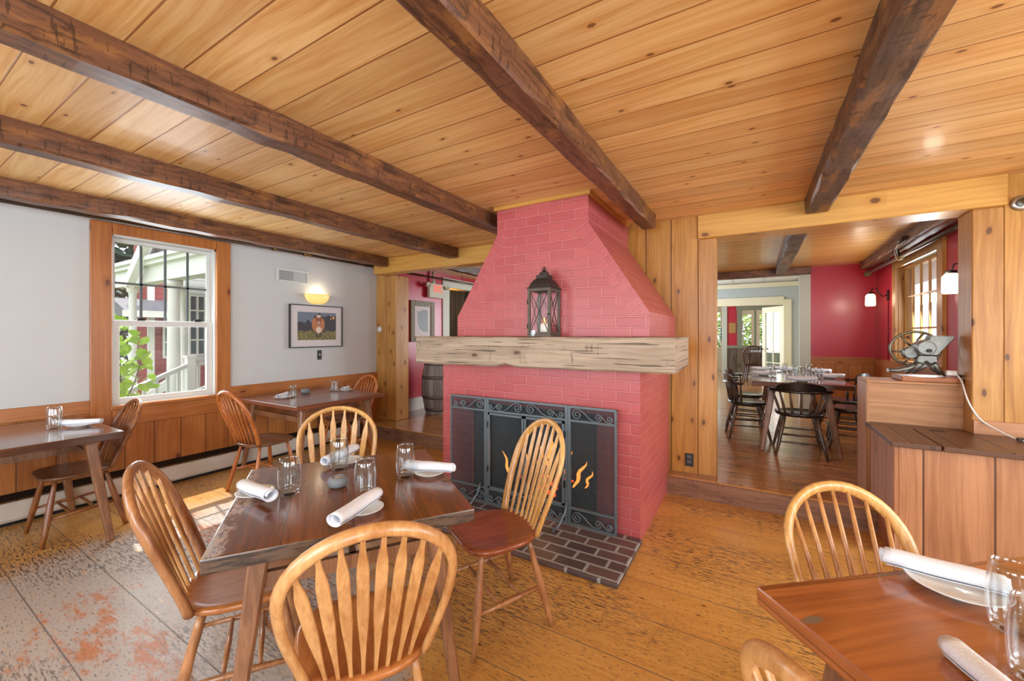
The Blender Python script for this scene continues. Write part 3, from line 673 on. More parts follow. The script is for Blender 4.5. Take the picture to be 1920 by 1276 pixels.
for i in range(40):
    c = Vector((rnd.uniform(-1.72, -1.28), rnd.uniform(3.0, 3.26), rnd.uniform(0.10, 0.22))); s_ = rnd.uniform(0.012, 0.03)
    b.cbox(c, (s_, s_, s_), Matrix.Rotation(rnd.uniform(0, 3), 3, 'Z'))
tag(b.build('embers', 'ember', None), 'glowing orange embers among the fire logs', 'embers', kind='stuff')
b = MB()
for i, (x, y, z, h, tw, r0) in enumerate(((-1.80, 3.0, 0.14, 0.26, -0.08, 0.016), (-1.70, 3.05, 0.2, 0.22, 0.03, 0.02), (-1.58, 3.1, 0.26, 0.22, 0.04, 0.024), (-1.45, 3.02, 0.24, 0.2, -0.03, 0.02), (-1.33, 3.1, 0.26, 0.2, 0.05, 0.022), (-1.22, 3.02, 0.2, 0.22, 0.1, 0.024), (-1.12, 3.0, 0.22, 0.14, 0.06, 0.016), (-1.50, 3.15, 0.28, 0.28, 0.02, 0.02))):
    pts = [(x + tw * (k / 8) ** 1.3 + 0.012 * sin(k * 1.3 + i), y, z + h * k / 8) for k in range(9)]
    b.tube(pts, [r0 * max(0.04, sin(pi * min(1, 0.12 + 0.88 * k / 8)) ** 0.8) for k in range(9)], 8, flat=(1, 0.6))
tag(b.build('fire_flames', 'flame', None), 'orange flames licking up from the logs behind the screen', 'fire', kind='stuff')
light('fire_glow', 'POINT', (-1.5, 3.0, 0.4), None, 5, (1, 0.5, 0.2), shadow_soft_size=0.1)

# fire screen
t = thing('fire_screen', 'wrought iron fireplace screen with scrollwork bands and mesh doors', 'fire screen', (-1.52, 2.74, 0.028))
ya, yb_ = 2.735, 2.752
def fbar(x0, x1, z0, z1, dd=0.0): return (x0, x1, ya - dd, yb_ + dd, z0, z1)
sx = [-2.252, -1.876, -1.159, -0.799]; zb_, zt_ = 0.035, 0.90
b = MB()
for a in ((sx[0], sx[0] + 0.016, zb_, zt_), (sx[3] - 0.016, sx[3], zb_, zt_), (sx[1] - 0.022, sx[1] + 0.0, zb_, zt_), (sx[1] + 0.002, sx[1] + 0.022, zb_, zt_), (sx[2] - 0.022, sx[2] - 0.002, zb_, zt_), (sx[2], sx[2] + 0.022, zb_, zt_)): b.box(*fbar(*a))
for z in (zt_ - 0.016, 0.785, 0.15, zb_): b.box(*fbar(sx[0], sx[3], z, z + 0.016, -0.002))
W(b.build('frame', 'iron', t))
def spiral(cx, cz, r, a0, turns, dirn, n=20):
    return [(cx + r * (1 - 0.8 * k / n) * cos(a0 + dirn * 2 * pi * turns * k / n), cz + r * (1 - 0.8 * k / n) * sin(a0 + dirn * 2 * pi * turns * k / n)) for k in range(n + 1)]
def scroll(cx, cz, w_, h_, flip, vf=1):
    b = MB(); f = flip
    # big curl tail to a middle curl tail and a small curl
    def out(pts, r=0.0048): b.tube([(cx + f * x * w_, ya - 0.004, cz + vf * z * h_) for x, z in pts], r, 6)
    ar = h_ / w_
    def sp(x, z, r, a0, turns, d): return [(px * 1, pz) for px, pz in [((x + (q[0]) * ar), z + q[1]) for q in spiral(0, 0, r, a0, turns, d)]]
    A = sp(-0.36, 0.0, 0.40, pi / 2, 1.6, 1)      # big curl
    out([(0.02, -0.38), (-0.08, -0.2), (-0.17, 0.1), (-0.27, 0.34)] + A)
    Bc = sp(0.12, -0.12, 0.28, pi, 1.5, -1) if False else sp(0.13, -0.08, 0.30, -pi / 2, 1.5, 1)
    out([(0.02, -0.38)] + Bc[0:])
    Cc = sp(0.38, -0.14, 0.24, -pi / 2, 1.5, 1)
    out([(0.19, 0.1), (0.26, -0.15), (0.33, -0.36)] + Cc)
    return b
for z, vf, nm in ((0.842, 1, 'scroll_top'), (0.10, 1, 'scroll_bottom')):
    for cx, w_, f in ((-2.06, 0.34, -1), (-1.70, 0.34, -1), (-1.34, 0.34, 1), (-0.97, 0.32, 1)):
        W(scroll(cx, z, w_, 0.095, f, vf).build('scrollwork', 'iron', t))
for x0, x1 in ((-1.852, -1.522), (-1.516, -1.183)):
    b = MB(); z0, z1 = 0.17, 0.782
    for a in ((x0, x0 + 0.016, z0, z1), (x1 - 0.016, x1, z0, z1), (x0, x1, z0, z0 + 0.016), (x0, x1, z1 - 0.016, z1)): b.box(a[0], a[1], ya - 0.012, ya - 0.002, a[2], a[3])
    d = W(b.build('door', 'iron', t))
    for z in (0.3, 0.66):
        b = MB(); xx = x0 - 0.006 if x0 < -1.7 else x1 - 0.002
        b.box(xx, xx + 0.009, ya - 0.016, ya - 0.004, z, z + 0.05); h_ = b.build('hinge', 'darkm', d)
b = MB(); b.box(sx[0] + 0.016, sx[3] - 0.016, yb_ + 0.001, yb_ + 0.0025, zb_ + 0.01, zt_ - 0.01); W(b.build('mesh_panel', 'mesh', t))
for x in (-1.93, -1.16):
    b = MB(); b.tube([(x, ya - 0.004, 0.20), (x - 0.01, ya - 0.03, 0.12), (x - 0.03, ya - 0.10, 0.05), (x - 0.05, ya - 0.14, 0.036), (x - 0.04, ya - 0.15, 0.036)], 0.008, 6); W(b.build('foot', 'iron', t))

# ------------------------------------------------------------------ chairs
def hoop_pt(q, wb, wm, h, rake, yb, zs):
    """q in 0..1 along the hoop; returns point"""
    zc = h * 0.60; rz = h - zc; L1 = 0.27
    if q < L1: k = q / L1; sgn = -1
    elif q > 1 - L1: k = (1 - q) / L1; sgn = 1
    else:
        a = -pi / 2 + pi * (q - L1) / (1 - 2 * L1)
        x = wm * sin(a); z = zc + rz * cos(a)
        return Vector((x, -yb - rake * (z / h) ** 1.15, zs + z))
    z = zc * k; e = sin(k * pi / 2) ** 1.0
    x = sgn * (wb + (wm - wb) * e)
    return Vector((x, -yb - rake * (z / h) ** 1.15, zs + z))
def seat_mb(wf, wb_, d, zs, th=0.034, notch=0.0):
    b = MB(); seg = 36
    def R(k, s, z, dz=0):
        a = 2 * pi * k / seg; c, sn = cos(a), sin(a); e = 2 / 2.7
        x = abs(c) ** e * (1 if c > 0 else -1); y = abs(sn) ** e * (1 if sn > 0 else -1)
        ww = wb_ + (wf - wb_) * (y * 0.5 + 0.5)
        yy = y * d / 2
        if y > 0: yy += notch * cos(pi * x) * -0.5 * abs(y)
        return (x * ww * s, yy * s, z)
    rings = []
    for s, z in ((0.86, zs - th), (0.97, zs - th * 0.75), (1.0, zs - th * 0.35), (0.985, zs - 0.004), (0.94, zs), (0.78, zs - 0.006), (0.5, zs - 0.011), (0.2, zs - 0.012)):
        rings.append([b.b.verts.new(R(k, s, z)) for k in range(seg)])
    for A, B in zip(rings, rings[1:]):
        for k in range(seg): b._f([A[k], A[(k + 1) % seg], B[(k + 1) % seg], B[k]], True)
    b._f(rings[0][::-1]); b._f(rings[-1], True)
    return b
def arrow_mb(p, q, wmax=0.036, th=0.012, nrm=(0, 1, 0)):
    b = MB(); p, q = Vector(p), Vector(q); d = (q - p).normalized(); sx = d.cross(Vector(nrm)).normalized(); sy = sx.cross(d)
    prof = [(0, 0.011), (0.12, 0.0125), (0.25, 0.018), (0.38, wmax * 0.82), (0.47, wmax * 0.97), (0.6, wmax), (0.77, wmax), (0.82, wmax * 0.9), (0.875, 0.021), (0.92, 0.015), (1.0, 0.013)]
    prev = None
    for t, w_ in prof:
        c = p.lerp(q, t); hw, ht = w_ / 2, th / 2
        ring = [b.b.verts.new(c + sx * (i * hw) + sy * (j * ht)) for i, j in ((-1, -0.5), (-0.8, -1), (0.8, -1), (1, -0.5), (1, 0.5), (0.8, 1), (-0.8, 1), (-1, 0.5))]
        if prev:
            for k in range(8): b._f([prev[k], prev[(k + 1) % 8], ring[(k + 1) % 8], ring[k]])
        else: b._f(ring[::-1])
        prev = ring
    b._f(prev); return b
def windsor(name, label, loc, rz, style='arrow', n=7, zs=0.45, h=0.49, wb=0.165, wm=0.215, rake=0.19, wood='oak', seat='seat', legm=None, spm=None, group=None, cross=2, legs=True, wf=0.225, hr=0.0155, aw=0.036):
    t = thing(name, label, 'chair', loc, rz, group)
    seat_mb(wf, 0.195, 0.42, zs, notch=0.02).build('seat', seat, t)
    N = 44; pts = [hoop_pt(i / N, wb, wm, h, rake, 0.155, zs - 0.01) for i in range(N + 1)]
    b = MB(); b.tube(pts, hr, 10, flat=(1.25, 0.85)); b.build('back_hoop', wood, t)
    for i in range(n):
        k = (i + 0.5) / n * 2 - 1 if style != 'arrow' else (i + 0.5) / n * 2 - 1
        xt = wm * 0.93 * k; xb = wb * 0.86 * k * 0.92
        a = math.asin(max(-1, min(1, xt / wm))); zc = h * 0.6; z = zc + (h - zc) * cos(a) - 0.012
        top = Vector((xt, -0.155 - rake * (z / h) ** 1.15, zs - 0.01 + z)); bot = Vector((xb, -0.185 + 0.03 * k * k, zs - 0.01))
        if style == 'arrow': b = arrow_mb(bot, top, aw)
        else:
            b = MB(); b.tube([bot, bot.lerp(top, .3), bot.lerp(top, .6), top], [0.0085, 0.0095, 0.008, 0.006], 8)
        b.build('spindle', spm or wood, t)
    lm = legm or wood
    F = {}
    for sx_ in (-1, 1):
        for sy_ in (-1, 1):
            top = Vector((sx_ * 0.135, sy_ * 0.125, zs - 0.03)); bot = Vector((sx_ * (0.215 if sy_ > 0 else 0.20), sy_ * 0.20 - (0.02 if sy_ < 0 else 0), 0.0))
            F[(sx_, sy_)] = (top, bot)
            ts = (0, .12, .35, .6, .8, 1.0); rs = (0.011, 0.013, 0.0175, 0.019, 0.016, 0.0125)
            b = MB(); b.tube([top.lerp(bot, k) for k in ts], rs, 10); b.build('leg', lm, t)
    def at(k, z): a, c = F[k]; return a.lerp(c, (a.z - z) / (a.z - c.z))
    for sx_ in (-1, 1):
        p, q = at((sx_, 1), 0.17), at((sx_, -1), 0.19)
        b = MB(); b.tube([p, p.lerp(q, .5), q], [0.008, 0.0135, 0.008], 8); b.build('stretcher', lm, t)
    for k in ((0.33, 0.66) if cross == 2 else (0.5,)):
        p = at((-1, 1), 0.17).lerp(at((-1, -1), 0.19), k); q = at((1, 1), 0.17).lerp(at((1, -1), 0.19), k)
        b = MB(); b.tube([p, p.lerp(q, .5), q], [0.007, 0.011, 0.007], 8); b.build('stretcher', lm, t)
    return t
A = dict(style='arrow')
windsor('windsor_chair', 'honey oak arrow-back chair in the foreground, its back to the camera', (-1.10, 0.90, 0), radians(54), n=8, wood='oak', seat='seato', wm=0.225, h=0.485, group=None, aw=0.032)
windsor('windsor_chair', 'brown oak arrow-back chair at the left side of the main table, by the sun patch', (-1.765, 0.855, 0), radians(-29.5), n=6, wood='oakm', seat='seato', spm='oak', wm=0.205, wb=0.18, h=0.49, hr=0.018)
windsor('windsor_chair', 'oak arrow-back chair with reddish seat in front of the fire screen', (-1.125, 1.70, 0), radians(150), n=7, wood='oakl', seat='seat', legm='oakm', h=0.50, wm=0.205, aw=0.025)
windsor('windsor_chair', 'pale oak chair with broad arrow slats on the far side of the main table', (-2.25, 1.59, 0), radians(-134), n=6, wood='oakl', seat='seato', h=0.47, wm=0.238, wb=0.20, rake=0.12)
windsor('spindle_chair', 'hoop-back spindle chair at the far side of the right-hand table', (0.405, 1.51, 0), radians(209), style='sp', n=7, wood='oakl', seat='seato', spm='oak', h=0.442, wm=0.195)
windsor('spindle_chair', 'hoop-back chair cropped at the bottom edge beside the right-hand table', (0.335, 0.906, 0), radians(-50), style='sp', n=7, wood='oak', seat='seato', h=0.49, wm=0.20)
windsor('spindle_chair', 'dark spindle chair tucked under the wall table below the window', (-4.24, 0.90, 0), radians(180), style='sp', n=7, wood='oakd', seat='seatd', legm='oakd', h=0.45, wm=0.19)
windsor('spindle_chair', 'orange oak spindle chair at the near end of the back wall table', (-3.90, 2.05, 0), radians(4), style='sp', n=7, wood='oako', seat='seatd', h=0.48, wm=0.20)
windsor('spindle_chair', 'orange oak spindle chair at the post end of the back wall table', (-4.13, 3.10, 0), radians(180), style='sp', n=7, wood='oako', seat='seatd', h=0.455, wm=0.195)
b = MB(); b.tube([(-4.05, -0.42, 0.40), (-3.98, -0.30, 0)], 0.016); b.b.free()

# ------------------------------------------------------------------ tables
def table(name, label, loc, rz, w_, d_, topm, legm, th=0.05, z=0.75, inset=0.14, splay=0.085, lw=0.062, cat='table', bar=True, chamf=0.0):
    """top of size w_ (local x) by d_ (local y)"""
    t = thing(name, label, cat, loc, rz)
    b = MB(); b.box(-w_ / 2, w_ / 2, -d_ / 2, d_ / 2, z - th, z); b.build('tabletop', topm, t, grain=0, bevel=0.006, bseg=2)
    L = {}
    for sx_ in (-1, 1):
        for sy_ in (-1, 1):
            top = Vector((sx_ * (w_ / 2 - inset), sy_ * (d_ / 2 - inset), z - th)); bot = Vector((sx_ * (w_ / 2 - inset + splay), sy_ * (d_ / 2 - inset + splay), 0))
            L[(sx_, sy_)] = (top, bot); b = MB()
            hw, hb = lw / 2, lw * 0.62 / 2
            b.hexa([(bot.x - hb, bot.y - hb, 0), (bot.x + hb, bot.y - hb, 0), (bot.x + hb, bot.y + hb, 0), (bot.x - hb, bot.y + hb, 0), (top.x - hw, top.y - hw, top.z), (top.x + hw, top.y - hw, top.z), (top.x + hw, top.y + hw, top.z), (top.x - hw, top.y + hw, top.z)])
            b.build('leg', legm, t, bevel=0.008)
    if bar:
        for sx_ in (-1, 1):
            p = L[(sx_, -1)][0].lerp(L[(sx_, -1)][1], 0.16); q = L[(sx_, 1)][0].lerp(L[(sx_, 1)][1], 0.16)
            b = MB(); b.bar(p, q, 0.022, 0.022, 0.05, 0.05); b.build('stretcher', legm, t)
        p = L[(-1, 1)][0].lerp(L[(-1, 1)][1], 0.16); q = L[(1, 1)][0].lerp(L[(1, 1)][1], 0.16)
        b = MB(); b.bar(((p.x), 0, p.z), (q.x, 0, q.z), 0.022, 0.022, 0.05, 0.05); b.build('rail', legm, t)
    for sx_ in (-1, 1):
        b = MB(); b.box(sx_ * (w_ / 2 - inset) - 0.03, sx_ * (w_ / 2 - inset) + 0.03, -d_ / 2 + 0.08, d_ / 2 - 0.08, z - th - 0.03, z - th - 0.001); b.build('batten', legm, t)
    return t
table('dining_table', 'square dark varnished table with four place settings before the fireplace', (-1.527, 1.160, 0), radians(145.2), 0.885, 0.862, 'tabled', 'leg')
table('dining_table', 'amber varnished dining table cropped at the lower right corner', (0.648, 1.236, 0), radians(40), 0.95, 0.86, 'tabler', 'leg')
table('dining_table', 'dark two-seat table against the wall left of the window', (-4.24, 0.38, 0), radians(90), 1.30, 1.00, 'tabled2', 'leg')
table('dining_table', 'reddish wall table with two spindle chairs under the cow picture', (-4.15, 2.68, 0), radians(90), 1.02, 1.12, 'tableb', 'leg', th=0.042)
bt = table('dining_table', 'long table with white napkins in the back dining room', (0.415, 5.88, ZU), 0, 0.86, 1.72, 'tabled2', 'leg', inset=0.20, splay=0.10, lw=0.07, bar=False)

# ------------------------------------------------------------------ tableware
def glass_mb(r=0.036, h=0.155, bulge=1.22, seg=28, th=0.0022, base=0.012):
    b = MB(); N = 10
    def rad(k): return r * (1 + (bulge - 1) * sin(pi * min(1, max(0, k * 0.98 + 0.02))) ** 0.9)
    outer = [(r * 0.6, 0.0), (r * 0.92, 0.001)] + [(rad(k / N), 0.004 + (h - 0.004) * k / N) for k in range(N + 1)]
    inner = [(rad(k / N) - th, 0.004 + (h - 0.004) * k / N) for k in range(N, 0, -1)] + [(r * 0.8, base + 0.003), (r * 0.4, base), (0.0, base)]
    b.lathe([(0.0, 0.0)] + outer + inner, seg); return b
TW = []
def tumbler(label, loc, kind=0, group=None, h=None):
    global T0
    key = kind
    if key not in TMB:
        mb = (glass_mb() if kind == 0 else glass_mb(0.032, 0.12, 1.0, 20, 0.003, 0.014))
        o = mb.build('drinking_glass', 'tumbler'); TMB[key] = o.data
        tag(o, label, 'glass', group); o.location = loc; return o
    o = bpy.data.objects.new('drinking_glass', TMB[key]); COL.objects.link(o); o.location = loc
    return tag(o, label, 'glass', group)
TMB = {}
def plate(label, loc, r=0.078, group=None):
    if 'p' not in TMB:
        b = MB(); b.lathe([(0, 0.002), (0.036, 0.002), (0.038, 0.0), (0.046, 0.0), (0.05, 0.005), (0.068, 0.012), (0.079, 0.017), (0.080, 0.019), (0.077, 0.0195), (0.066, 0.015), (0.048, 0.009), (0, 0.007)], 36)
        o = b.build('side_plate', 'porc'); TMB['p'] = o.data
    else: o = bpy.data.objects.new('side_plate', TMB['p']); COL.objects.link(o)
    o.location = loc; s_ = r / 0.08; o.scale = (s_, s_, s_)
    return tag(o, label, 'plate', group)
def napkin(label, a, b_, r=0.021, seed=0, group=None, flap=True, z0=None):
    """rolled napkin from a to b_ : spiral-rolled cloth cylinder"""
    a, b_ = Vector(a), Vector(b_); d = (b_ - a); L = d.length; d.normalize(); sx = d.cross(Vector((0, 0, 1))).normalized(); sz = sx.cross(d)
    rnd = random.Random(seed); mb = MB(); nu, nv = 46, 13
    ph = [rnd.uniform(0, 6) for _ in range(4)]
    def fn(i, j):
        turns = 1.85; ang = i * turns * 2 * pi
        rr = r * (0.62 + 0.38 * i) * (1 + 0.05 * sin(4 * j + ph[0]) + 0.04 * sin(9 * j + ph[1] + ang)) * (1.0 + 0.12 * (j - 0.5) * (1 if seed % 2 else -1))
        lo = -0.0 + (j + (0.03 * sin(ph[2] + ang * 0.5) * (1 - 2 * j)) * 1.0) * L
        return a + d * lo + sx * (cos(ang) * rr * 1.12) + sz * (sin(ang) * rr * 0.88)
    mb.grid(fn, nu, nv)
    if flap:
        # loose corner at the end of the roll
        e = fn(1, 0.95)
    o = mb.build('rolled_napkin', 'cloth'); sd = o.modifiers.new('thick', 'SOLIDIFY'); sd.thickness = 0.0016; sd.offset = 0
    return tag(o, label, 'napkin', group)
T = 0.75
# main table
GS = 'place settings on the main table'
for lab, pl, gl, na, nb, sd in (
    ('at the left side of the main table', (-1.785, 0.90), (-1.665, 0.975), (-1.895, 0.877), (-1.555, 0.868), 1),
    ('on the near side of the main table', (-1.262, 1.025), (-1.375, 1.123), (-1.212, 0.850), (-1.279, 1.118), 2),
    ('on the far side of the main table, by the pale chair', (-1.815, 1.375), (-1.757, 1.279), (-1.820, 1.222), (-1.894, 1.498), 3),
    ('on the fireplace side of the main table', (-1.325, 1.455), (-1.395, 1.367), (-1.44, 1.412), (-1.20, 1.49), 4)):
    plate('small white plate ' + lab, (pl[0], pl[1], T), 0.072)
    a, b_ = Vector((na[0], na[1], 0)), Vector((nb[0], nb[1], 0)); c = (a + b_) / 2; dd = (b_ - a).normalized(); a = c - dd * 0.118; b_ = c + dd * 0.118
    napkin('rolled white napkin ' + lab, (a.x, a.y, T + 0.040), (b_.x, b_.y, T + 0.045), 0.0265, sd)
    tumbler('clear barrel tumbler ' + lab, (gl[0], gl[1], T))
def tealight(label, loc, r=0.042):
    t = thing('tealight_holder', label, 'candle holder', loc)
    b = MB(); b.lathe([(0, 0), (r * 0.55, 0), (r * 0.85, r * 0.15), (r, r * 0.5), (r * 0.93, r * 0.85), (r * 0.7, r * 1.08), (r * 0.52, r * 1.1), (r * 0.48, r * 1.0), (r * 0.48, r * 0.85), (0, r * 0.85)], 24); b.build('stone', 'stone', t)
    b = MB(); b.lathe([(0, r * 0.86), (r * 0.44, r * 0.86), (r * 0.44, r * 1.0), (0, r * 1.0)], 16); b.build('wax', 'wax', t)
    return t
tealight('round grey stone tealight holder in the middle of the main table', (-1.566, 1.132, T))
# right table
plate('white plate under a long napkin on the right-hand table', (0.455, 1.50, T), 0.10)
napkin('long rolled white napkin lying across the plate on the right-hand table', (0.318, 1.53, T + 0.043), (0.548, 1.50, T + 0.043), 0.026, 6)
tumbler('tall clear tumbler at the right edge of the photo on the amber table', (0.505, 1.36, T), 0)
TW_ = tumbler('second tumbler mostly cropped by the right edge on the amber table', (0.475, 1.19, T), 0)
plate('white plate cropped at the bottom edge of the right-hand table', (0.47, 1.03, T), 0.08)
napkin('rolled napkin at the bottom right corner of the photo', (0.352, 1.19, T + 0.024), (0.41, 1.00, T + 0.036), 0.024, 7)
# left wall table
tumbler('clear tumbler on the wall table left of the window', (-4.26, 0.80, T), 0)
plate('small white plate on the wall table left of the window', (-4.19, 0.915, T), 0.075)
napkin('rolled white napkin on the wall table left of the window', (-4.25, 0.835, T + 0.036), (-4.10, 1.0, T + 0.036), 0.022, 8)
# back wall table
GB = None
plate('white plate near the left end of the back wall table', (-4.22, 2.40, T), 0.08)
napkin('rolled napkin at the left end of the back wall table', (-4.17, 2.32, T + 0.035), (-4.26, 2.47, T + 0.04), 0.02, 9)
tumbler('patterned tumbler at the left end of the back wall table', (-4.16, 2.475, T), 1); tumbler('second tumbler at the left end of the back wall table', (-4.25, 2.53, T), 1)
tealight('pale round stone tealight holder on the back wall table', (-4.33, 2.72, T), 0.05)
tumbler('tumbler at the post end of the back wall table', (-4.18, 3.0, T), 1)
tumbler('rear tumbler at the post end of the back wall table', (-4.27, 3.02, T), 1)
plate('white plate at the post end of the back wall table', (-4.13, 3.10, T), 0.075); napkin('rolled napkin at the post end of the back wall table', (-4.10, 3.03, T + 0.035), (-4.18, 3.17, T + 0.035), 0.02, 10)
# back room table
Z2 = ZU + 0.75
GN = 'place settings in the back dining room'
for i, (x, y, lb) in enumerate(((0.10, 6.45, 'left rear'), (0.11, 5.75, 'left front'), (0.38, 6.60, 'far end'), (0.44, 5.20, 'near end'), (0.74, 5.75, 'right front'), (0.72, 6.45, 'right rear'))):
    plate('white plate at the %s place of the back room table' % lb, (x, y, Z2), 0.075)
    dx = 0.13
    napkin('rolled napkin at the %s place of the back room table' % lb, (x - dx, y, Z2 + 0.035), (x + dx, y + 0.01, Z2 + 0.035), 0.026, 20 + i)
for i, (x, y, lb) in enumerate(((0.20, 6.50, 'glass behind the left rear napkin in the back room'), (0.20, 5.60, 'glass beside the left front napkin in the back room'), (0.36, 6.42, 'glass before the far end napkin in the back room'), (0.44, 5.9, 'left glass of the pair in the middle of the back room table'), (0.51, 5.86, 'right glass of the pair in the middle of the back room table'), (0.61, 6.3, 'glass behind the right front napkin in the back room'), (0.58, 5.7, 'glass in front of the right napkins in the back room'), (0.64, 5.66, 'outer glass in front of the right napkins in the back room'))):
    tumbler(lb, (x, y, Z2), 1)
b = MB(); b.lathe([(0, 0), (0.035, 0), (0.045, 0.05), (0.042, 0.05), (0.033, 0.008), (0, 0.008)], 20); o = b.build('votive_holder', 'tumbler'); o.location = (0.40, 6.08, Z2); tag(o, 'low glass votive holder at the centre of the back room table', 'candle holder')

# ------------------------------------------------------------------ captain chairs in the back room
def captain(label, loc, rz, group):
    t = thing('captain_chair', label, 'chair', loc, rz, group)
    zs = 0.44; seat_mb(0.215, 0.215, 0.42, zs, 0.04).build('seat', 'black', t)
    b = MB(); N = 26; pts = []
    for i in range(N + 1):
        a = pi + 0.35 - (pi + 0.7) * i / N if False else radians(200) + radians(140) * i / N
        pts.append((0.27 * cos(a), 0.235 * sin(a) + 0.0, 0.665 + 0.0))
    b.tube(pts, 0.02, 8, flat=(1.6, 0.8)); b.build('arm_rail', 'black', t)
    b = MB(); V = []
    n = 16
    for i in range(n + 1):
        a = radians(222) + radians(96) * i / n; e = sin(pi * i / n) ** 0.5
        V.append([(r_ * cos(a), r_ * 0.87 * sin(a) - off, z) for r_, off, z in ((0.275, 0.005, 0.672), (0.285, 0.012, 0.70 + 0.06 * e), (0.262, 0.012, 0.70 + 0.065 * e), (0.248, 0.0, 0.672))])
    rings = [[b.b.verts.new(p) for p in r_] for r_ in V]
    for A_, B_ in zip(rings, rings[1:]):
        for k in range(4): b._f([A_[k], A_[(k + 1) % 4], B_[(k + 1) % 4], B_[k]])
    b._f(rings[0][::-1]); b._f(rings[-1]); b.build('crest', 'black', t)
    for i in range(7):
        a = radians(206) + radians(128) * i / 6
        b = MB(); p = Vector((0.19 * cos(a), 0.185 * sin(a), zs - 0.01)); q = Vector((0.265 * cos(a), 0.23 * sin(a), 0.66))
        b.tube([p, p.lerp(q, .35), p.lerp(q, .7), q], [0.010, 0.014, 0.011, 0.009], 8); b.build('spindle', 'worn', t)
    for sx_ in (-1, 1):
        for sy_ in (-1, 1):
            p = Vector((sx_ * 0.13, sy_ * 0.12, zs - 0.03)); q = Vector((sx_ * 0.215, sy_ * 0.215, 0))
            b = MB(); b.tube([p, p.lerp(q, .3), p.lerp(q, .7), q], [0.013, 0.019, 0.017, 0.012], 8); b.build('leg', 'worn', t)
    for z in (0.14, 0.22):
        k = (0.41 - z) / 0.41; e = 0.13 + 0.085 * k; f = 0.12 + 0.095 * k
        for P, Q in (((-e, -f, z), (e, -f, z)), ((-e, f, z), (e, f, z)), ((-e, -f, z + .02), (-e, f, z + .02)), ((e, -f, z + .02), (e, f, z + .02))):
            b = MB(); b.tube([P, tuple((a + c) / 2 for a, c in zip(P, Q)), Q], [0.007, 0.010, 0.007], 6); b.build('stretcher', 'worn', t)
    return t
GC = 'black captain chairs in the back dining room'
c0 = captain('black captain chair at the near end of the back room table, back to the camera', (0.415, 5.20, ZU), 0.02, GC)
dup(c0, 'black captain chair on the left side of the back room table, nearer one', GC, (-0.06, 5.72, ZU), radians(-82))
dup(c0, 'black captain chair on the left side of the back room table, farther one', GC, (-0.08, 6.40, ZU), radians(-95))
dup(c0, 'black captain chair on the right side of the back room table, nearer one', GC, (0.95, 5.75, ZU), radians(84))
dup(c0, 'black captain chair on the right side of the back room table, farther one', GC, (0.97, 6.45, ZU), radians(95))

# ------------------------------------------------------------------ wall fittings on the white wall
t = thing('wall_vent', 'white louvred return air vent high on the white wall', 'vent', (X0, 2.86, 2.12))
b = MB(); fr4(b, X0, X0 + 0.012, 2.655, 3.06, 2.035, 2.205, 0.028); W(b.build('frame', 'vent', t, bevel=0.003))
b = MB()
for i in range(9): z = 2.068 + i * 0.0135; b.hexa([(X0 + 0.002, 2.683, z), (X0 + 0.009, 2.683, z - 0.005), (X0 + 0.009, 3.032, z - 0.005), (X0 + 0.002, 3.032, z), (X0 + 0.002, 2.683, z + 0.002), (X0 + 0.009, 2.683, z - 0.003), (X0 + 0.009, 3.032, z - 0.003), (X0 + 0.002, 3.032, z + 0.002)])
W(b.build('louvre', 'vent', t)); b = MB(); b.box(X0 + 0.0005, X0 + 0.0015, 2.683, 2.86, 2.063, 2.177); W(b.build('filter', 'ventd', t))
t = thing('wall_sconce', 'glowing alabaster half-bowl sconce above the cow picture', 'lamp', (X0, 3.165, 1.85))
def sc_fn(i, j):
    a = -pi / 2 + pi * i; ph = j * pi / 2
    r_ = 0.165; prof = sin(ph) ** 0.62
    return Vector((X0 + 0.002 + r_ * 0.62 * cos(a) * prof, 3.165 + r_ * sin(a) * prof, 1.80 + 0.125 * (1 - cos(ph)) ** 0.9))
b = MB(); b.grid(sc_fn, 25, 9); o = W(b.build('bowl', 'sconce', t)); sd = o.modifiers.new('s', 'SOLIDIFY'); sd.thickness = 0.006; sd.offset = -1
b = MB(); b.box(X0, X0 + 0.01, 3.12, 3.21, 1.83, 1.90); W(b.build('wall_plate', 'brass', t))
light('sconce_bulb', 'POINT', (X0 + 0.06, 3.165, 1.935), None, 1.6, (1, 0.86, 0.62), shadow_soft_size=0.03)
# cow picture
t = thing('framed_picture', 'black-framed photograph of a brown cow in a flower meadow', 'picture', (X0, 3.16, 1.51))
b = MB(); fr4(b, X0, X0 + 0.03, 2.80, 3.525, 1.25, 1.785, 0.012); W(b.build('frame', 'frameb', t))
b = MB(); b.box(X0 + 0.001, X0 + 0.018, 2.812, 3.513, 1.262, 1.773); W(b.build('mat', 'matw', t))
py0, py1, pz0, pz1 = 2.90, 3.43, 1.345, 1.695
mats = [plain('print_sky', (116, 126, 146), 0.4, var=0.15, nscale=6), plain('print_hill', (62, 56, 64), 0.4, var=0.3, nscale=12), plain('print_meadow', (150, 140, 70), 0.4, var=0.5, nscale=60), plain('print_hide', (196, 122, 72), 0.4, var=0.15), plain('print_white', (230, 205, 185), 0.4), plain('print_dark', (40, 28, 26), 0.4), plain('print_sunset', (250, 170, 90), 0.4), plain('print_face', (150, 84, 54), 0.4), plain('print_flowers', (214, 190, 70), 0.4)]
b = MB()
def PP(poly, mi, d):  # poly in picture coordinates 0..1
    b.mi = mi; x = X0 + 0.0184 + d * 0.0003
    b._f([b.b.verts.new((x, py0 + u * (py1 - py0), pz0 + v * (pz1 - pz0))) for u, v in poly])
def ell(cu, cv, ru, rv, n=20): return [(cu + ru * cos(2 * pi * k / n), cv + rv * sin(2 * pi * k / n)) for k in range(n)]
PP([(0, 0), (1, 0), (1, 1), (0, 1)], 0, 0)
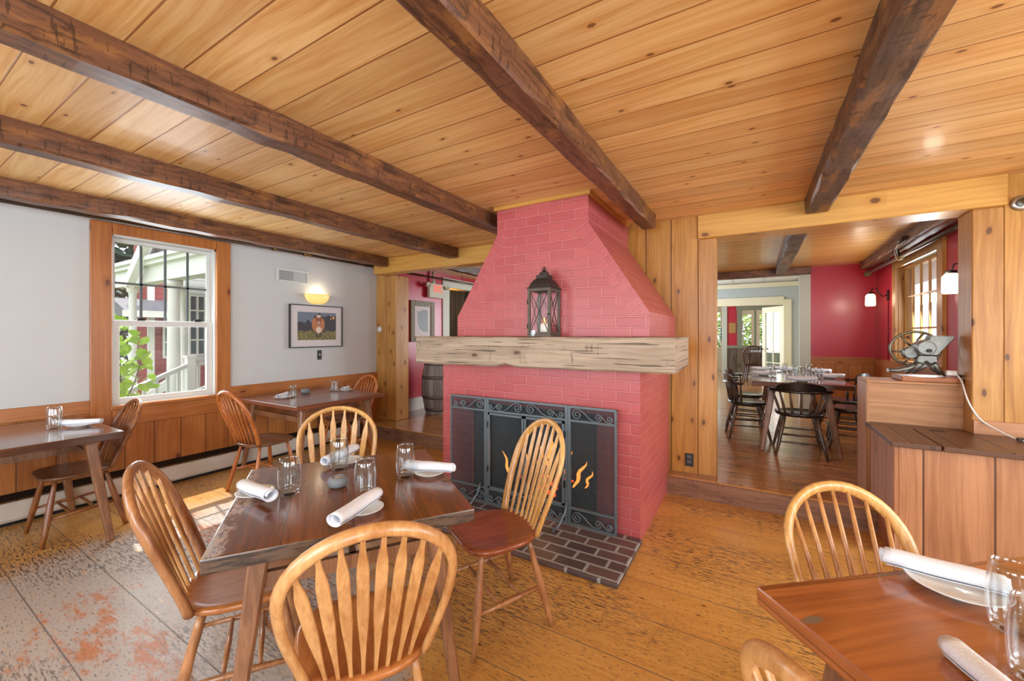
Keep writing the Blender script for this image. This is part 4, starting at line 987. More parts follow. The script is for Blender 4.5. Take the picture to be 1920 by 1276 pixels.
PP([(0, 0), (1, 0), (1, .9), (.85, .86), (.78, .92), (.7, .84), (.5, .8), (.33, .62), (.26, .74), (.18, .6), (.08, .66), (0, .62)], 1, 1)
PP(ell(.93, .82, .03, .05), 6, 2); PP(ell(.86, .78, .02, .03), 6, 2)
PP([(0, 0), (1, 0), (1, .32), (.9, .28), (.8, .34), (.7, .27), (.55, .3), (.4, .26), (.3, .36), (.2, .28), (.1, .34), (0, .26)], 2, 2)
PP(ell(.52, .56, .17, .32), 3, 3); PP([(.44, .34), (.60, .34), (.59, .1), (.55, .08), (.53, .28), (.51, .28), (.50, .08), (.46, .1)], 5, 4)
PP(ell(.53, .36, .075, .12), 4, 5); PP([(.45, .82), (.61, .82), (.585, .62), (.55, .55), (.51, .55), (.475, .62)], 7, 6)
PP(ell(.53, .86, .05, .05), 4, 7); PP(ell(.53, .61, .035, .055), 4, 7); PP(ell(.53, .59, .022, .025), 5, 8)
PP([(.45, .84), (.40, .9), (.41, .82), (.46, .78)], 5, 7); PP([(.61, .84), (.66, .9), (.65, .82), (.60, .78)], 5, 7); PP(ell(.54, .94, .035, .025), 5, 8)
PP(ell(.49, .76, .01, .016), 5, 9); PP(ell(.57, .76, .01, .016), 5, 9)
rnd = random.Random(11)
for i in range(90): u, v = rnd.uniform(.01, .99), rnd.uniform(.01, .34); PP(ell(u, v, .008, .012, 6), 8 if i % 3 else 4, 10 + i * 0.02)
W(b.build('photo_print', mats, t))
t = thing('light_switch', 'black light switch under the cow picture', 'switch', (X0, 3.2, 1.15))
b = MB(); b.box(X0, X0 + 0.006, 3.172, 3.232, 1.09, 1.212); W(b.build('plate', 'blackp', t, bevel=0.002)); b = MB(); b.box(X0 + 0.005, X0 + 0.016, 3.196, 3.206, 1.145, 1.165); W(b.build('toggle', 'whitep', t))
t = thing('thermostat', 'round white thermostat knob on the pine pilaster', 'knob', (X0 + 0.0, 4.2, 1.49)); Mx = Matrix.Rotation(pi / 2, 4, 'X')
b = MB(); b.lathe([(0, 0.03), (0.022, 0.03), (0.026, 0.022), (0.045, 0.018), (0.047, 0), (0, 0)], 24, (-4.72, 4.12, 1.49), mat=Mx); W(b.build('dial', 'whitep', t))
b = MB(); b.lathe([(0, 0.036), (0.012, 0.036), (0.014, 0.0305), (0, 0.0305)], 16, (-4.72, 4.12, 1.49), mat=Mx); W(b.build('button', 'porc', t))
t = thing('electrical_outlet', 'dark double electrical outlet low on the boards right of the chimney', 'outlet', (-0.5, 3.93, 0.29))
b = MB(); b.box(-0.525, -0.455, 3.922, 3.93, 0.235, 0.35); W(b.build('plate', 'blackp', t, bevel=0.002))
for z in (0.262, 0.306): b = MB(); b.box(-0.508, -0.472, 3.919, 3.9225, z, z + 0.03); W(b.build('socket', plain('grey_socket', (90, 92, 94), 0.4), t, bevel=0.003))
t = thing('electrical_outlet', 'small dark outlet on the wainscot under the back wall table', 'outlet', (X0 + 0.018, 2.95, 0.42))
b = MB(); b.box(X0 + 0.018, X0 + 0.025, 2.92, 2.99, 0.36, 0.475); W(b.build('plate', 'blackp', t)); b = MB(); b.box(X0 + 0.025, X0 + 0.028, 2.94, 2.97, 0.38, 0.455); W(b.build('socket', 'darkm', t))

# ------------------------------------------------------------------ lantern on the mantel
LZ = 1.399
t = thing('candle_lantern', 'weathered metal lantern with crossed bars and arched roof on the mantel', 'lantern', (-1.335, 2.708, LZ), 0)
s_ = 0.082; hb = 0.335
b = MB(); b.box(-s_ - 0.012, s_ + 0.012, -s_ - 0.012, s_ + 0.012, 0, 0.018); b.build('base', 'lant', t, bevel=0.003)
b = MB()
for x in (-1, 1):
    for y in (-1, 1): b.box(x * s_ - 0.009, x * s_ + 0.009, y * s_ - 0.009, y * s_ + 0.009, 0.018, 0.018 + hb)
for z in (0.018, 0.018 + hb - 0.018):
    for x in (-1, 1): b.box(x * s_ - 0.006, x * s_ + 0.006, -s_, s_, z, z + 0.018); b.box(-s_, s_, x * s_ - 0.006, x * s_ + 0.006, z, z + 0.018)
b.build('frame', 'lant', t)
b = MB(); z0, z1 = 0.038, 0.018 + hb - 0.02
for x in (-1, 1):
    b.bar((x * s_, -s_ + .01, z0), (x * s_, s_ - .01, z1), 0.0045); b.bar((x * s_, s_ - .01, z0), (x * s_, -s_ + .01, z1), 0.0045)
    b.bar((-s_ + .01, x * s_, z0), (s_ - .01, x * s_, z1), 0.0045); b.bar((s_ - .01, x * s_, z0), (-s_ + .01, x * s_, z1), 0.0045)
b.build('cross_bars', 'lantd', t)
b = MB()
for x in (-1, 1):
    b.box(x * s_ - 0.001, x * s_ + 0.001, -s_, s_, z0, z1); b.box(-s_, s_, x * s_ - 0.001, x * s_ + 0.001, z0, z1)
b.build('glass_pane', 'lpane', t)
b = MB(); zt = 0.018 + hb
prof = [(0.096, 0), (0.098, 0.008), (0.086, 0.012), (0.078, 0.035), (0.062, 0.062), (0.045, 0.078), (0.045, 0.080), (0.045, 0.104), (0.0, 0.106)]
R45 = Matrix.Rotation(pi / 4, 4, 'Z')
b.lathe([(r_ * sqrt(2), zt + z) for r_, z in prof], 4, mat=R45, smooth=False); b.build('roof', 'lantd', t)
b = MB(); b.lathe([(0.0, zt + .10), (0.03, zt + .104), (0.036, zt + .112), (0.036, zt + .122), (0.025, zt + .13), (0.014, zt + .132), (0.012, zt + .145), (0.006, zt + .158), (0.0, zt + .172)], 16); b.build('finial', 'lantd', t)
b = MB(); b.tube([(0.0 + 0.022 * cos(2 * pi * k / 16), 0, zt + .145 + 0.022 * sin(2 * pi * k / 16)) for k in range(16)], 0.0022, 6, closed=True); b.build('ring', 'lantd', t)
b = MB(); b.tube([(s_ + 0.004, -s_ - 0.01, 0.16), (s_ + 0.004, -s_ - 0.02, 0.165), (s_ - 0.012, -s_ - 0.02, 0.165)], 0.004, 6); b.build('latch', 'darkm', t)
for z in (0.06, 0.24): b = MB(); b.tube([(-s_ - 0.01, -s_ - 0.008, z), (-s_ - 0.01, -s_ - 0.008, z + 0.035)], 0.005, 8); b.build('hinge', 'lantd', t)
t = thing('pillar_candle', 'white pillar candle glowing inside the lantern', 'candle', (-1.335, 2.708, LZ + 0.018))
b = MB(); b.lathe([(0, 0), (0.03, 0), (0.03, 0.075), (0.024, 0.08), (0, 0.078)], 20); b.build('wax', 'wax', t)
b = MB(); b.tube([(0, 0, 0.078 + 0.05 * k / 6) for k in range(7)], [0.004, 0.007, 0.009, 0.008, 0.006, 0.003, 0.001], 8); b.build('candle_flame', 'candle_glow', t)
o = tumbler('small glass votive standing on the mantel before the lantern', (-1.385, 2.632, LZ), 1); o.scale = (0.75, 0.75, 0.45)

# ------------------------------------------------------------------ half wall, bench, grinder at right
t = thing('half_wall', 'low pine-boarded half wall carrying the old grinder', 'half wall', (1.0, 4.15, 0))
b = MB(); b.box(0.765, 1.274, 4.07, 4.33, ZU + 0.0, 0.86); b.build('x', 'halfwall') if False else None
b = MB(); b.box(0.765, 1.274, 4.07, 4.33, ZU, 1.05); W(b.build('boarding', 'halfwall', t, grain=0))
b = MB(); b.box(0.745, 1.274, 4.05, 4.35, 1.05, 1.07); W(b.build('cap', 'halfwall', t, grain=0, bevel=0.004))
b = MB(); b.box(0.745, 0.765, 4.05, 4.35, ZU, 1.05); W(b.build('end_board', 'halfwall', t, grain=2))
b = MB(); b.box(0.745, 1.274, 3.93, 4.068, 0.716, 0.748); W(b.build('back_ledge', 'benchtop', t, grain=0))
b = MB(); b.box(0.765, 0.79, 3.93, 4.069, ZU + 0.007, 0.715); W(b.build('side_panel', 'bench', t, grain=2))
t = thing('storage_bench', 'built-in pine bench chest with dark worn plank lid at the right', 'bench', (1.3, 3.75, 0))
b = MB(); b.box(0.79, X1 - 0.02, 3.43, 3.45, 0.0, 0.715); W(b.build('front_panel', 'bench', t, grain=2))
b = MB(); b.box(0.765, 0.79, 3.43, 3.808, 0.0, 0.715); b.box(0.765, 0.79, 3.808, 3.93, ZU + 0.007, 0.715); W(b.build('side_panel', 'bench', t, grain=2, bevel=0.003))
b = MB(); b.box(0.745, 0.97, 3.39, 3.925, 0.716, 0.75)
W(b.build('fixed_top', 'benchtop', t, grain=1, bevel=0.004))
b = MB(); b.box(0.978, X1 - 0.02, 3.39, 3.92, 0.716, 0.75); W(b.build('lid', 'benchtop', t, grain=1, bevel=0.004))
b = MB(); b.box(0.745, 1.274, 3.93, 4.068, 0.716, 0.748); pass
for x in (1.06, 1.6): b = MB(); b.box(x, x + 0.07, 3.885, 3.915, 0.749, 0.753); W(b.build('hinge', 'darkm', t))
b = MB(); b.box(1.276, X1, 3.925, 3.949, 0.751, 0.84); struct('baseboard_right', b, 'bench', grain=0)

t = thing('grinder_board', 'thick orange board under the old grinder on the half wall', 'board', (1.12, 4.18, 1.07))
b = MB(); b.box(0.95, 1.272, 4.06, 4.32, 1.0705, 1.105); W(b.build('board', 'trim', t, grain=0, bevel=0.004))
def gx(c): return 0.923 + (c - 365) * 0.000594
def gz(c): return 1.679 - 0.000801 * c
t = thing('hand_grinder', 'old grey cast metal crank grinder with a large spoked wheel', 'grinder', (1.08, 4.18, 1.105))
wc = Vector(((gx(365) + gx(862)) / 2, 4.26, (gz(302) + gz(630)) / 2)); wr = 0.142
b = MB()
b.tube([wc + Vector((wr * cos(2 * pi * k / 40), 0, 0.93 * wr * sin(2 * pi * k / 40))) for k in range(40)], 0.0095, 10, closed=True)
for a in (0.15, 1.2, 2.2, 3.3, 4.2, 5.3):
    b.tube([wc, wc + Vector((wr * 0.5 * cos(a + .15), 0, wr * 0.5 * sin(a + .15))), wc + Vector((wr * cos(a), 0, 0.93 * wr * sin(a)))], [0.009, 0.007, 0.007], 8)
b.tube([wc - Vector((0, 0.02, 0)), wc + Vector((0, 0.02, 0))], 0.024, 14)
W(b.build('flywheel', plain('worn_brassy_iron', (140, 132, 108), 0.35, 0.8, var=0.2), t))
b = MB(); b.prism([(gx(x), gz(y)) for x, y in ((560, 470), (570, 420), (610, 390), (680, 370), (690, 338), (905, 338), (893, 372), (770, 500), (755, 520), (600, 520))], 4.10, 4.20, 1)
W(b.build('hopper', 'galv', t, bevel=0.006, bseg=2))
b = MB(); c = ((gx(650)), (gz(450))); b.tube([(c[0], 4.085, c[1]), (c[0], 4.235, c[1])], 0.052, 24); b.tube([(gx(540), 4.15, gz(500)), (gx(540), 4.245, gz(500))], 0.045, 20)
W(b.build('drum', 'galv', t, bevel=0.006, bseg=2))
b = MB(); b.tube([(gx(668), 4.07, gz(475)), (gx(668), 4.10, gz(475))], 0.014, 12); W(b.build('bolt', 'darkm', t))
b = MB(); b.prism([(gx(x), gz(y)) for x, y in ((590, 520), (760, 520), (765, 590), (700, 600), (660, 575), (620, 600), (580, 620), (570, 560))], 4.12, 4.19, 1)
W(b.build('neck', 'galv', t, bevel=0.006))
b = MB()
for pts in (((600, 590), (560, 650), (490, 690)), ((720, 590), (770, 650), (850, 703)), ((700, 600), (720, 640), (800, 690)), ((660, 600), (620, 640), (560, 690))):
    b.tube([(gx(x), 4.11 + 0.03 * i, gz(y)) for i, (x, y) in enumerate(pts)], [0.018, 0.016, 0.010], 8)
W(b.build('leg', 'galv', t))
b = MB(); b.tube([(gx(600), 4.15, gz(590)), (gx(500), 4.14, gz(640)), (gx(400), 4.13, gz(665)), (gx(300), 4.12, gz(668))], [0.02, 0.024, 0.022, 0.018], 10, flat=(1.3, 0.8)); W(b.build('crank_arm', 'galv', t))
b = MB(); b.tube([(gx(545), 4.22, gz(350)), (gx(520), 4.22, gz(362))], 0.012, 10); b.tube([(gx(765), 4.1, gz(520)), (gx(772), 4.1, gz(520))], 0.01, 8); W(b.build('wing_nut', plain('rusty_nut', (110, 66, 44), 0.7), t))
t = thing('extension_cord', 'white extension cord hanging from the half wall down onto the bench', 'cord', (1.27, 4.05, 1.1))
pts = [(gx(905), 4.08, gz(685)), (gx(915), 4.02, gz(740)), (gx(925), 3.97, gz(860)), (gx(950), 3.935, gz(950)), (gx(1015), 3.925, gz(1040)), (1.36, 3.88, 0.80), (1.42, 3.80, 0.762), (1.47, 3.74, 0.758), (1.56, 3.72, 0.757), (1.9, 3.75, 0.757)]
P_ = []
for i in range(len(pts) - 1):
    p0, p1, p2, p3 = (Vector(pts[max(0, min(len(pts) - 1, i + k))]) for k in (-1, 0, 1, 2))
    for k in range(5):
        u = k / 5; P_.append(0.5 * ((2 * p1) + (-p0 + p2) * u + (2 * p0 - 5 * p1 + 4 * p2 - p3) * u * u + (-p0 + 3 * p1 - 3 * p2 + p3) * u ** 3))
b = MB(); b.tube(P_, 0.0055, 8); W(b.build('cable', 'whitep', t))
b = MB(); b.cbox((gx(860), 4.09, gz(672)), (0.055, 0.04, 0.035)); W(b.build('plug', 'whitep', t, bevel=0.006, bseg=2))
b = MB(); b.cbox((1.44, 3.78, 0.762), (0.05, 0.022, 0.018)); W(b.build('connector', 'blackp', t, bevel=0.004))
b = MB(); b.tube([(gx(910), 4.10, gz(690)), (gx(950), 4.10, gz(698)), (gx(1000), 4.12, gz(700))], [0.012, 0.009, 0.004], 8); tag(b.build('black_plug', 'blackp'), 'short black plug lying by the grinder on the orange board', 'plug')

# ------------------------------------------------------------------ corner with exit sign, picture and barrel
b = MB(); b.box(X0 - 0.12, X0, 4.31, 5.64, ZU, HU); b.box(X0 - 0.12, X0, 5.64, 7.2, 2.42, HU); b.box(X0 - 0.12, X0, 7.2, 8.1, ZU, HU); struct('wall_exit_side', b, 'red', grain=2)
b = MB(); b.box(X0, X0 + 0.02, 5.60, 5.78, ZU, 2.44); b.box(X0, X0 + 0.02, 7.1, 7.24, ZU, 2.44); b.box(X0, X0 + 0.021, 5.78, 7.1, 2.27, 2.44); b.box(X0 - 0.13, X0, 5.76, 5.78, ZU, 2.27)
struct('door_1', b, 'greytrim')
b = MB(); b.box(X0, X0 + 0.025, 4.39, 5.60, ZU, ZU + 0.2); struct('baseboard_left', b, 'wpaint')
t = thing('exit_sign', 'lit red EXIT sign with two emergency lamp heads hung on the red wall', 'sign', (X0 + 0.06, 5.36, 2.16))
b = MB(); b.box(X0 + 0.03, X0 + 0.09, 5.17, 5.53, 2.045, 2.29); W(b.build('housing', 'beige', t, bevel=0.004))
b = MB(); b.lathe([(0.0, 0.0), (0.035, 0.0), (0.012, -0.09), (0.035, -0.20), (0, -0.20)], 14, (X0 + 0.06, 5.30, HU - 0.01)); W(b.build('ceiling_mount', 'beige', t))
for y in (5.12, 5.59):
    b = MB(); R_ = Matrix.Rotation(radians(75), 4, 'Y'); b.lathe([(0, -0.03), (0.03, -0.03), (0.045, 0.02), (0.05, 0.035), (0.044, 0.036), (0.035, 0.02), (0, 0.018)], 18, (X0 + 0.09, y, 2.24), mat=R_); W(b.build('lamp_head', 'beige', t))
tc = bpy.data.curves.new('exit_text', 'FONT'); tc.body = 'EXIT'; tc.size = 0.165; tc.extrude = 0.001; tc.offset = 0.003
to = bpy.data.objects.new('exit_text', tc); COL.objects.link(to)
dg = bpy.context.evaluated_depsgraph_get(); me = bpy.data.meshes.new_from_object(to.evaluated_get(dg)); bpy.data.objects.remove(to)
me.materials.clear(); me.materials.append(M['redled'])
lo_ = bpy.data.objects.new('lettering', me); COL.objects.link(lo_); lo_.parent = t
lo_.rotation_euler = (pi / 2, 0, pi / 2); lo_.location = (0.033, -0.09, -0.015); lo_.scale = (0.62, 1, 1)
b = MB(); b.prism([(5.492, 2.13), (5.515, 2.165), (5.492, 2.20)], X0 + 0.0902, X0 + 0.092, 0); W(b.build('arrow', 'redled', t))
t = thing('framed_picture', 'black-and-white print in a grey barnwood frame on the dark red wall', 'picture', (X0, 5.08, 1.6))
b = MB(); fr4(b, X0, X0 + 0.03, 4.80, 5.37, 1.29, 1.975, 0.09); W(b.build('frame', 'barn', t, bevel=0.004))
b = MB(); b.box(X0 + 0.001, X0 + 0.012, 4.89, 5.28, 1.38, 1.885); W(b.build('mat', 'matw', t))
b = MB(); b._f([b.b.verts.new((X0 + 0.0125, y, z)) for y, z in ((4.96, 1.80), (4.97, 1.6), (5.02, 1.50), (5.1, 1.46), (5.21, 1.45), (5.21, 1.82), (5.08, 1.83), (5.03, 1.80))])
W(b.build('print', plain('sepia_print', (112, 100, 92), 0.4, var=0.5, nscale=24), t))
t = thing('wooden_barrel', 'grey wooden barrel standing by the left side of the fireplace', 'barrel', (-4.30, 4.98, ZU))
b = MB()
Hb = 0.86
b.lathe([(0, 0), (0.235, 0)] + [(0.235 + 0.065 * sin(pi * k / 10), Hb * k / 10) for k in range(11)] + [(0.225, Hb), (0.222, Hb - 0.03), (0, Hb - 0.03)], 36)
b.build('staves', 'barrelw', t, uvfn=lambda co, n, f: (co.z, (atan2(co.y, co.x) if f.calc_center_median().y * 0 == 0 else 0) * 0.29))
for z in (0.05, 0.24, 0.55, 0.76):
    r_ = 0.235 + 0.065 * sin(pi * z / Hb); r2 = 0.235 + 0.065 * sin(pi * (z + 0.05) / Hb)
    b = MB(); b.lathe([(r_ - 0.004, z), (r_ + 0.004, z), (r2 + 0.004, z + 0.05), (r2 - 0.004, z + 0.05)], 36); b.build('hoop', plain('steel_hoop', (110, 108, 106), 0.5, 0.5), t)
# passage seen through the door by the exit sign
b = MB(); b.box(-7.0, -6.9, 4.5, 10.5, ZU, 2.6); b.box(-6.9, X0 - 0.12, 9.4, 9.5, ZU, 2.6); struct('wall_passage', b, 'rustic', grain=2)
b = MB(); b.box(-7.0, X0 - 0.121, 4.3, 9.5, 2.6, 2.68); struct('ceiling_passage', b, 'wpaint')
for y in (7.35, 8.1):
    t = thing('wall_lantern', 'warm glowing wall lantern in the passage beyond the exit sign', 'lamp', (-6.88, y, 1.95), group='passage wall lanterns')
    b = MB(); b.lathe([(0, 0), (0.05, 0.02), (0.06, 0.14), (0.03, 0.2), (0, 0.2)], 12, (0.09, 0, -0.1)); b.build('shade', 'candle_glow', t)
    b = MB(); b.box(-0.02, 0.02, -0.03, 0.03, -0.06, 0.1); b.bar((0, 0, 0.06), (0.09, 0, 0.12), 0.012); b.build('bracket', 'darkm', t)
light('passage_lamp', 'POINT', (-6.2, 7.6, 2.2), None, 14, (1, 0.86, 0.7), shadow_soft_size=0.1)

# ------------------------------------------------------------------ back dining room
b = MB(); XR = 1.60
for a in ((4.18, 5.60, ZU, HU), (7.0, 8.1, ZU, HU), (5.60, 7.0, ZU, 1.08), (5.60, 7.0, 2.29, HU)): b.box(XR, XR + 0.14, *a)
struct('wall_upper_right', b, 'red', grain=2)
b = MB(); b.box(0.80, XR, 8.1, 8.24, ZU, HU); struct('wall_upper_back', b, 'red', grain=2)
b = MB(); b.box(0.80, XR - 0.018, 8.08, 8.1, ZU, 0.95); b.box(XR - 0.018, XR, 4.18, 8.1, ZU, 0.95); struct('trim_7', b, 'wains2', grain=2)
b = MB(); b.box(0.80, XR - 0.03, 8.07, 8.1, 0.95, 1.06); b.box(XR - 0.03, XR, 4.18, 8.1, 0.95, 1.06); struct('trim_8', b, 'trim', grain=0)
b = MB()
b.box(XR - 0.03, XR, 5.48, 5.62, 1.06, 2.36); b.box(XR - 0.03, XR, 6.98, 7.12, 1.06, 2.36); b.box(XR - 0.03, XR, 5.62, 6.98, 2.26, 2.36); b.box(XR - 0.05, XR + 0.12, 5.5, 7.1, 1.061, 1.10)
for y in (5.605, 6.975): b.box(XR, XR + 0.13, y - 0.01, y + 0.01, 1.1, 2.29)
wn = struct('window_7', b, 'pine', grain=2)
b = MB(); fr4(b, XR + 0.05, XR + 0.09, 5.62, 6.96, 1.10, 2.27, 0.04)
for k in range(1, 5): y = 5.62 + 1.34 * k / 5; b.box(XR + 0.06, XR + 0.08, y - 0.009, y + 0.009, 1.1, 2.27)
for k in (1, 2): z = 1.10 + 1.17 * k / 3; b.box(XR + 0.06, XR + 0.08, 5.62, 6.96, z - 0.009, z + 0.009)
b.build('sash', 'header', wn, grain=2)
b = MB(); b.box(XR + 0.068, XR + 0.071, 5.65, 6.93, 1.13, 2.24); b.build('pane', 'pane', wn)
for x0, y0_, lb in ((1.6, 4.74, 'jar sconce right of the back room window, partly behind the post'), (1.6, 7.41, 'glowing jar sconce in the red corner of the back room')):
    t = thing('jar_sconce', lb, 'lamp', (x0, y0_, 1.91 if y0_ < 5 else 1.965))
    b = MB(); b.box(-0.015, 0.0, -0.035, 0.035, -0.09, 0.06); b.build('wall_plate', 'darkm', t, bevel=0.004)
    b = MB(); b.tube([(-0.01, 0, 0.0), (-0.06, 0, -0.03), (-0.10, 0, 0.02), (-0.13, 0, 0.09), (-0.17, 0, 0.09), (-0.19, 0, 0.03)], 0.006, 8); b.build('arm', 'darkm', t)
    b = MB(); b.lathe([(0, 0.035), (0.035, 0.035), (0.037, 0.01), (0, 0.01)], 20, (-0.19, 0, 0)); b.build('lid', 'darkm', t)
    b = MB(); b.lathe([(0, 0.01), (0.036, 0.01), (0.054, -0.015), (0.056, -0.14), (0.048, -0.155), (0, -0.155)], 24, (-0.19, 0, 0)); b.build('jar', 'jarlit', t)
    light('sconce_bulb', 'POINT', (x0 - 0.30, y0_ - 0.02, 1.90), None, 5.0, (1, 0.85, 0.66), shadow_soft_size=0.06)
b = MB(); b.tube([(XR - 0.004, 7.41, 1.86), (XR - 0.004, 7.42, ZU + 0.9)], 0.004, 6); tag(b.build('lamp_cord', 'blackp'), 'thin black lamp cord running down the red wall from the corner sconce', 'cord')

# opening at the far side of the back dining room
b = MB(); b.box(-4.68, 0.80, 8.1, 8.24, 2.45, HU); b.box(-2.4, -1.9, 8.1, 8.24, ZU, 2.45); struct('wall_upper_far', b, 'red')
timber('header_beam', 'dark beam across the far opening of the back dining room', 'beam', -4.68, 0.80, 7.98, 8.1, 2.38, HU - 0.001, 'beam', 0)
b = MB(); b.box(0.66, 0.80, 8.06, 8.26, ZU, 2.38); struct('trim_9', b, 'greytrim')
b = MB(); b.box(0.93, 1.05, 8.24, 11.0, ZU, 2.62); struct('wall_beyond_right', b, 'cream')
b = MB(); b.box(0.915, 0.93, 8.24, 11.0, ZU, 1.05); struct('trim_10', b, 'cream')
# ceiling tile grid lines
b = MB()
for k in range(9): y = 8.3 + 0.6 * k; b.box(-5, 0.93, y, y + 0.012, 2.612, 2.619)
for k in range(9): x = -4 + 0.6 * k; b.box(x, x + 0.012, 8.24, 11, 2.612, 2.619)
struct('trim_11', b, 'bluegrey')
b = MB()
b.box(0.64, 0.93, 11.0, 11.14, ZU, 2.62); b.box(-3, -0.85, 11.0, 11.14, ZU, 2.62); b.box(-0.85, 0.64, 11.0, 11.14, 2.16, 2.62); struct('wall_beyond_far', b, 'bluegrey')
b = MB(); b.box(0.60, 0.74, 10.97, 11.16, ZU, 2.20); b.box(-0.95, 0.60, 10.97, 11.16, 2.09, 2.27); b.box(-0.95, -0.85, 10.97, 11.16, ZU, 2.09); b.box(-3, 0.93, 10.96, 11.0, 2.50, 2.60)
struct('door_2', b, 'cream')
t = thing('french_door', 'open cream French door with glass panes beyond the back room', 'door', (0.60, 11.18, ZU), radians(-56))
b = MB(); Wd, Hd = 0.72, 1.90
b.box(-Wd, -Wd + 0.11, 0, 0.04, 0.01, Hd); b.box(-0.11, 0, 0, 0.04, 0.01, Hd); b.box(-Wd + .11, -.11, 0, 0.04, 0.01, 0.26); b.box(-Wd + .11, -.11, 0, 0.04, Hd - .13, Hd)
b.box(-Wd / 2 - .012, -Wd / 2 + .012, .01, .03, .26, Hd - .13)
for k in range(1, 5): z = .26 + (Hd - .39) * k / 5; b.box(-Wd + .11, -.11, .01, .03, z - .012, z + .012)
b.build('door_leaf', 'cream', t)
b = MB(); b.box(-Wd + .11, -.11, .018, .021, .26, Hd - .13); b.build('pane', 'pane', t)
for y in (-0.05, 0.09):
    b = MB(); b.lathe([(0, -.02), (.02, -.02), (.028, 0), (.02, .02), (0, .02)], 14, (-Wd + .055, y, .88), mat=Matrix.Rotation(pi / 2, 4, 'X')); b.build('door_knob', 'blackp', t)
# room with barn boards beyond
b = MB(); Y3 = 13.6
b.box(-0.66, -0.36, Y3, Y3 + .12, 1.05, 2.5); b.box(-0.36, 1.5, Y3, Y3 + .12, 2.18, 2.62); b.box(-3.0, -0.36, Y3, Y3 + .12, 2.35, 2.62); b.box(0.80, 1.5, Y3, Y3 + .12, 1.05, 2.5)
struct('wall_barn_room', b, 'red')
b = MB(); b.box(-0.66, 1.5, Y3 - .02, Y3 + .14, ZU, 1.0); struct('trim_12', b, 'rustic', grain=2)
b = MB(); b.box(-0.66, 1.5, Y3 - .04, Y3 + .15, 1.0, 1.08); b.box(-0.40, -0.27, Y3 - .03, Y3 + .14, 1.08, 2.2); b.box(-0.42, 0.9, Y3 - .04, Y3 + .14, 2.12, 2.24); b.box(0.03, 0.09, Y3 - .02, Y3 + .13, 1.08, 2.12); struct('trim_13', b, plain('weathered_green_grey_trim', (132, 134, 112), .7), grain=0)
b = MB(); b.box(-0.80, -0.66, Y3 - .03, Y3 + .14, ZU, 2.3); b.box(-0.80, 1.5, Y3 - .05, Y3 - .021, ZU, ZU + .12); struct('trim_14', b, 'greytrim')
t = thing('cork_board', 'small framed cork board on the far red wall', 'board', (-0.52, Y3, 1.6))
b = MB(); b.box(-0.62, -0.42, Y3 - .02, Y3, 1.44, 1.76); W(b.build('frame', 'trim', t, grain=0)); b = MB(); b.box(-0.60, -0.44, Y3 - .024, Y3 - .0195, 1.46, 1.74); W(b.build('cork', 'cork', t))
# far glazed room
b = MB()
Y4 = 16.3
for x0, x1 in ((-3, -1.85), (-1.0, -0.55), (-0.05, 0.2), (0.75, 2.2)): b.box(x0, x1, Y4, Y4 + .12, ZU, 2.62)
b.box(-1.85, -1.0, Y4, Y4 + .12, ZU, .95); b.box(-1.85, -1.0, Y4, Y4 + .12, 2.2, 2.62); b.box(-.55, -.05, Y4, Y4 + .12, ZU, .9); b.box(-.55, -.05, Y4, Y4 + .12, 2.1, 2.62); b.box(.2, .75, Y4, Y4 + .12, ZU, .9); b.box(.2, .75, Y4, Y4 + .12, 2.1, 2.62)
b.box(0.7, 1.0, 15.2, Y4, ZU, 2.62) if False else None
struct('wall_far_glazed', b, 'cream')
b = MB()
for x0, x1 in ((-1.85, -1.0), (-.55, -.05), (.2, .75)):
    for k in (1,): x = (x0 + x1) / 2; b.box(x - .012, x + .012, Y4 + .04, Y4 + .07, .9, 2.2)
    for k in range(1, 4): z = .9 + 1.25 * k / 4; b.box(x0, x1, Y4 + .04, Y4 + .07, z - .012, z + .012)
    fr_ = None
struct('window_8', b, 'wpaint')
b = MB(); b.box(.78, 1.5, 14.8, 14.9, ZU, 2.4); struct('wall_far_boards', b, boards('whitewashed_boards', (190, 160, 140), (120, 80, 60), 0.16, 0, .03, (60, 40, 30), rough=.8, knots=.2, var=.7), grain=0)
t = thing('wall_lantern', 'small warm lamp on the far barn boards seen past the French door', 'lamp', (.85, 14.78, 1.72))
b = MB(); b.lathe([(0, 0), (.05, 0), (.06, .16), (0, .17)], 12, (0, -.07, -.08)); b.build('shade', 'candle_glow', t); b = MB(); b.box(-.03, .03, -.01, .01, -.1, .1); b.bar((0, 0, .08), (0, -.07, .1), .012); b.build('bracket', 'darkm', t)
light('far_lamp', 'POINT', (.7, 14.5, 1.75), None, 6, (1, .7, .4), shadow_soft_size=.05)
b = MB(); b.box(-.98, -.62, 16.27, 16.30, 1.2, 1.65); tag(b.build('small_poster', 'bluepic'), 'small blue poster on the far wall between bright windows', 'poster')
t = windsor('windsor_chair', 'dark red hoop-back chair in the far room by the barn boards', (-0.02, 12.35, ZU), radians(5), style='sp', n=7, wood='redwood', seat='redwood', h=.5, wm=.22, cross=1)
table('dining_table', 'dark table with white napkins in the far room', (.35, 12.95, ZU), 0, 1.1, .8, 'tabled2', 'legd', bar=False)
for i, x in enumerate((.05, .45)):
    napkin('white napkin %s of the far room table' % ('at the left' if i == 0 else 'in the middle'), (x - .1, 12.75, Z2 + .03), (x + .14, 12.78, Z2 + .03), .03, 40 + i)
tumbler('tumbler standing on the far room table', (.2, 12.95, Z2), 1)

# ------------------------------------------------------------------ outside the left window
b = MB(); b.box(-40, -4.96, -25, 40, -0.75, -0.6); struct('ground', b, 'lawn')
b = MB(); b.box(-25, 40, 16.8, 45, -0.75, -0.5); struct('ground_rear', b, 'lawn')
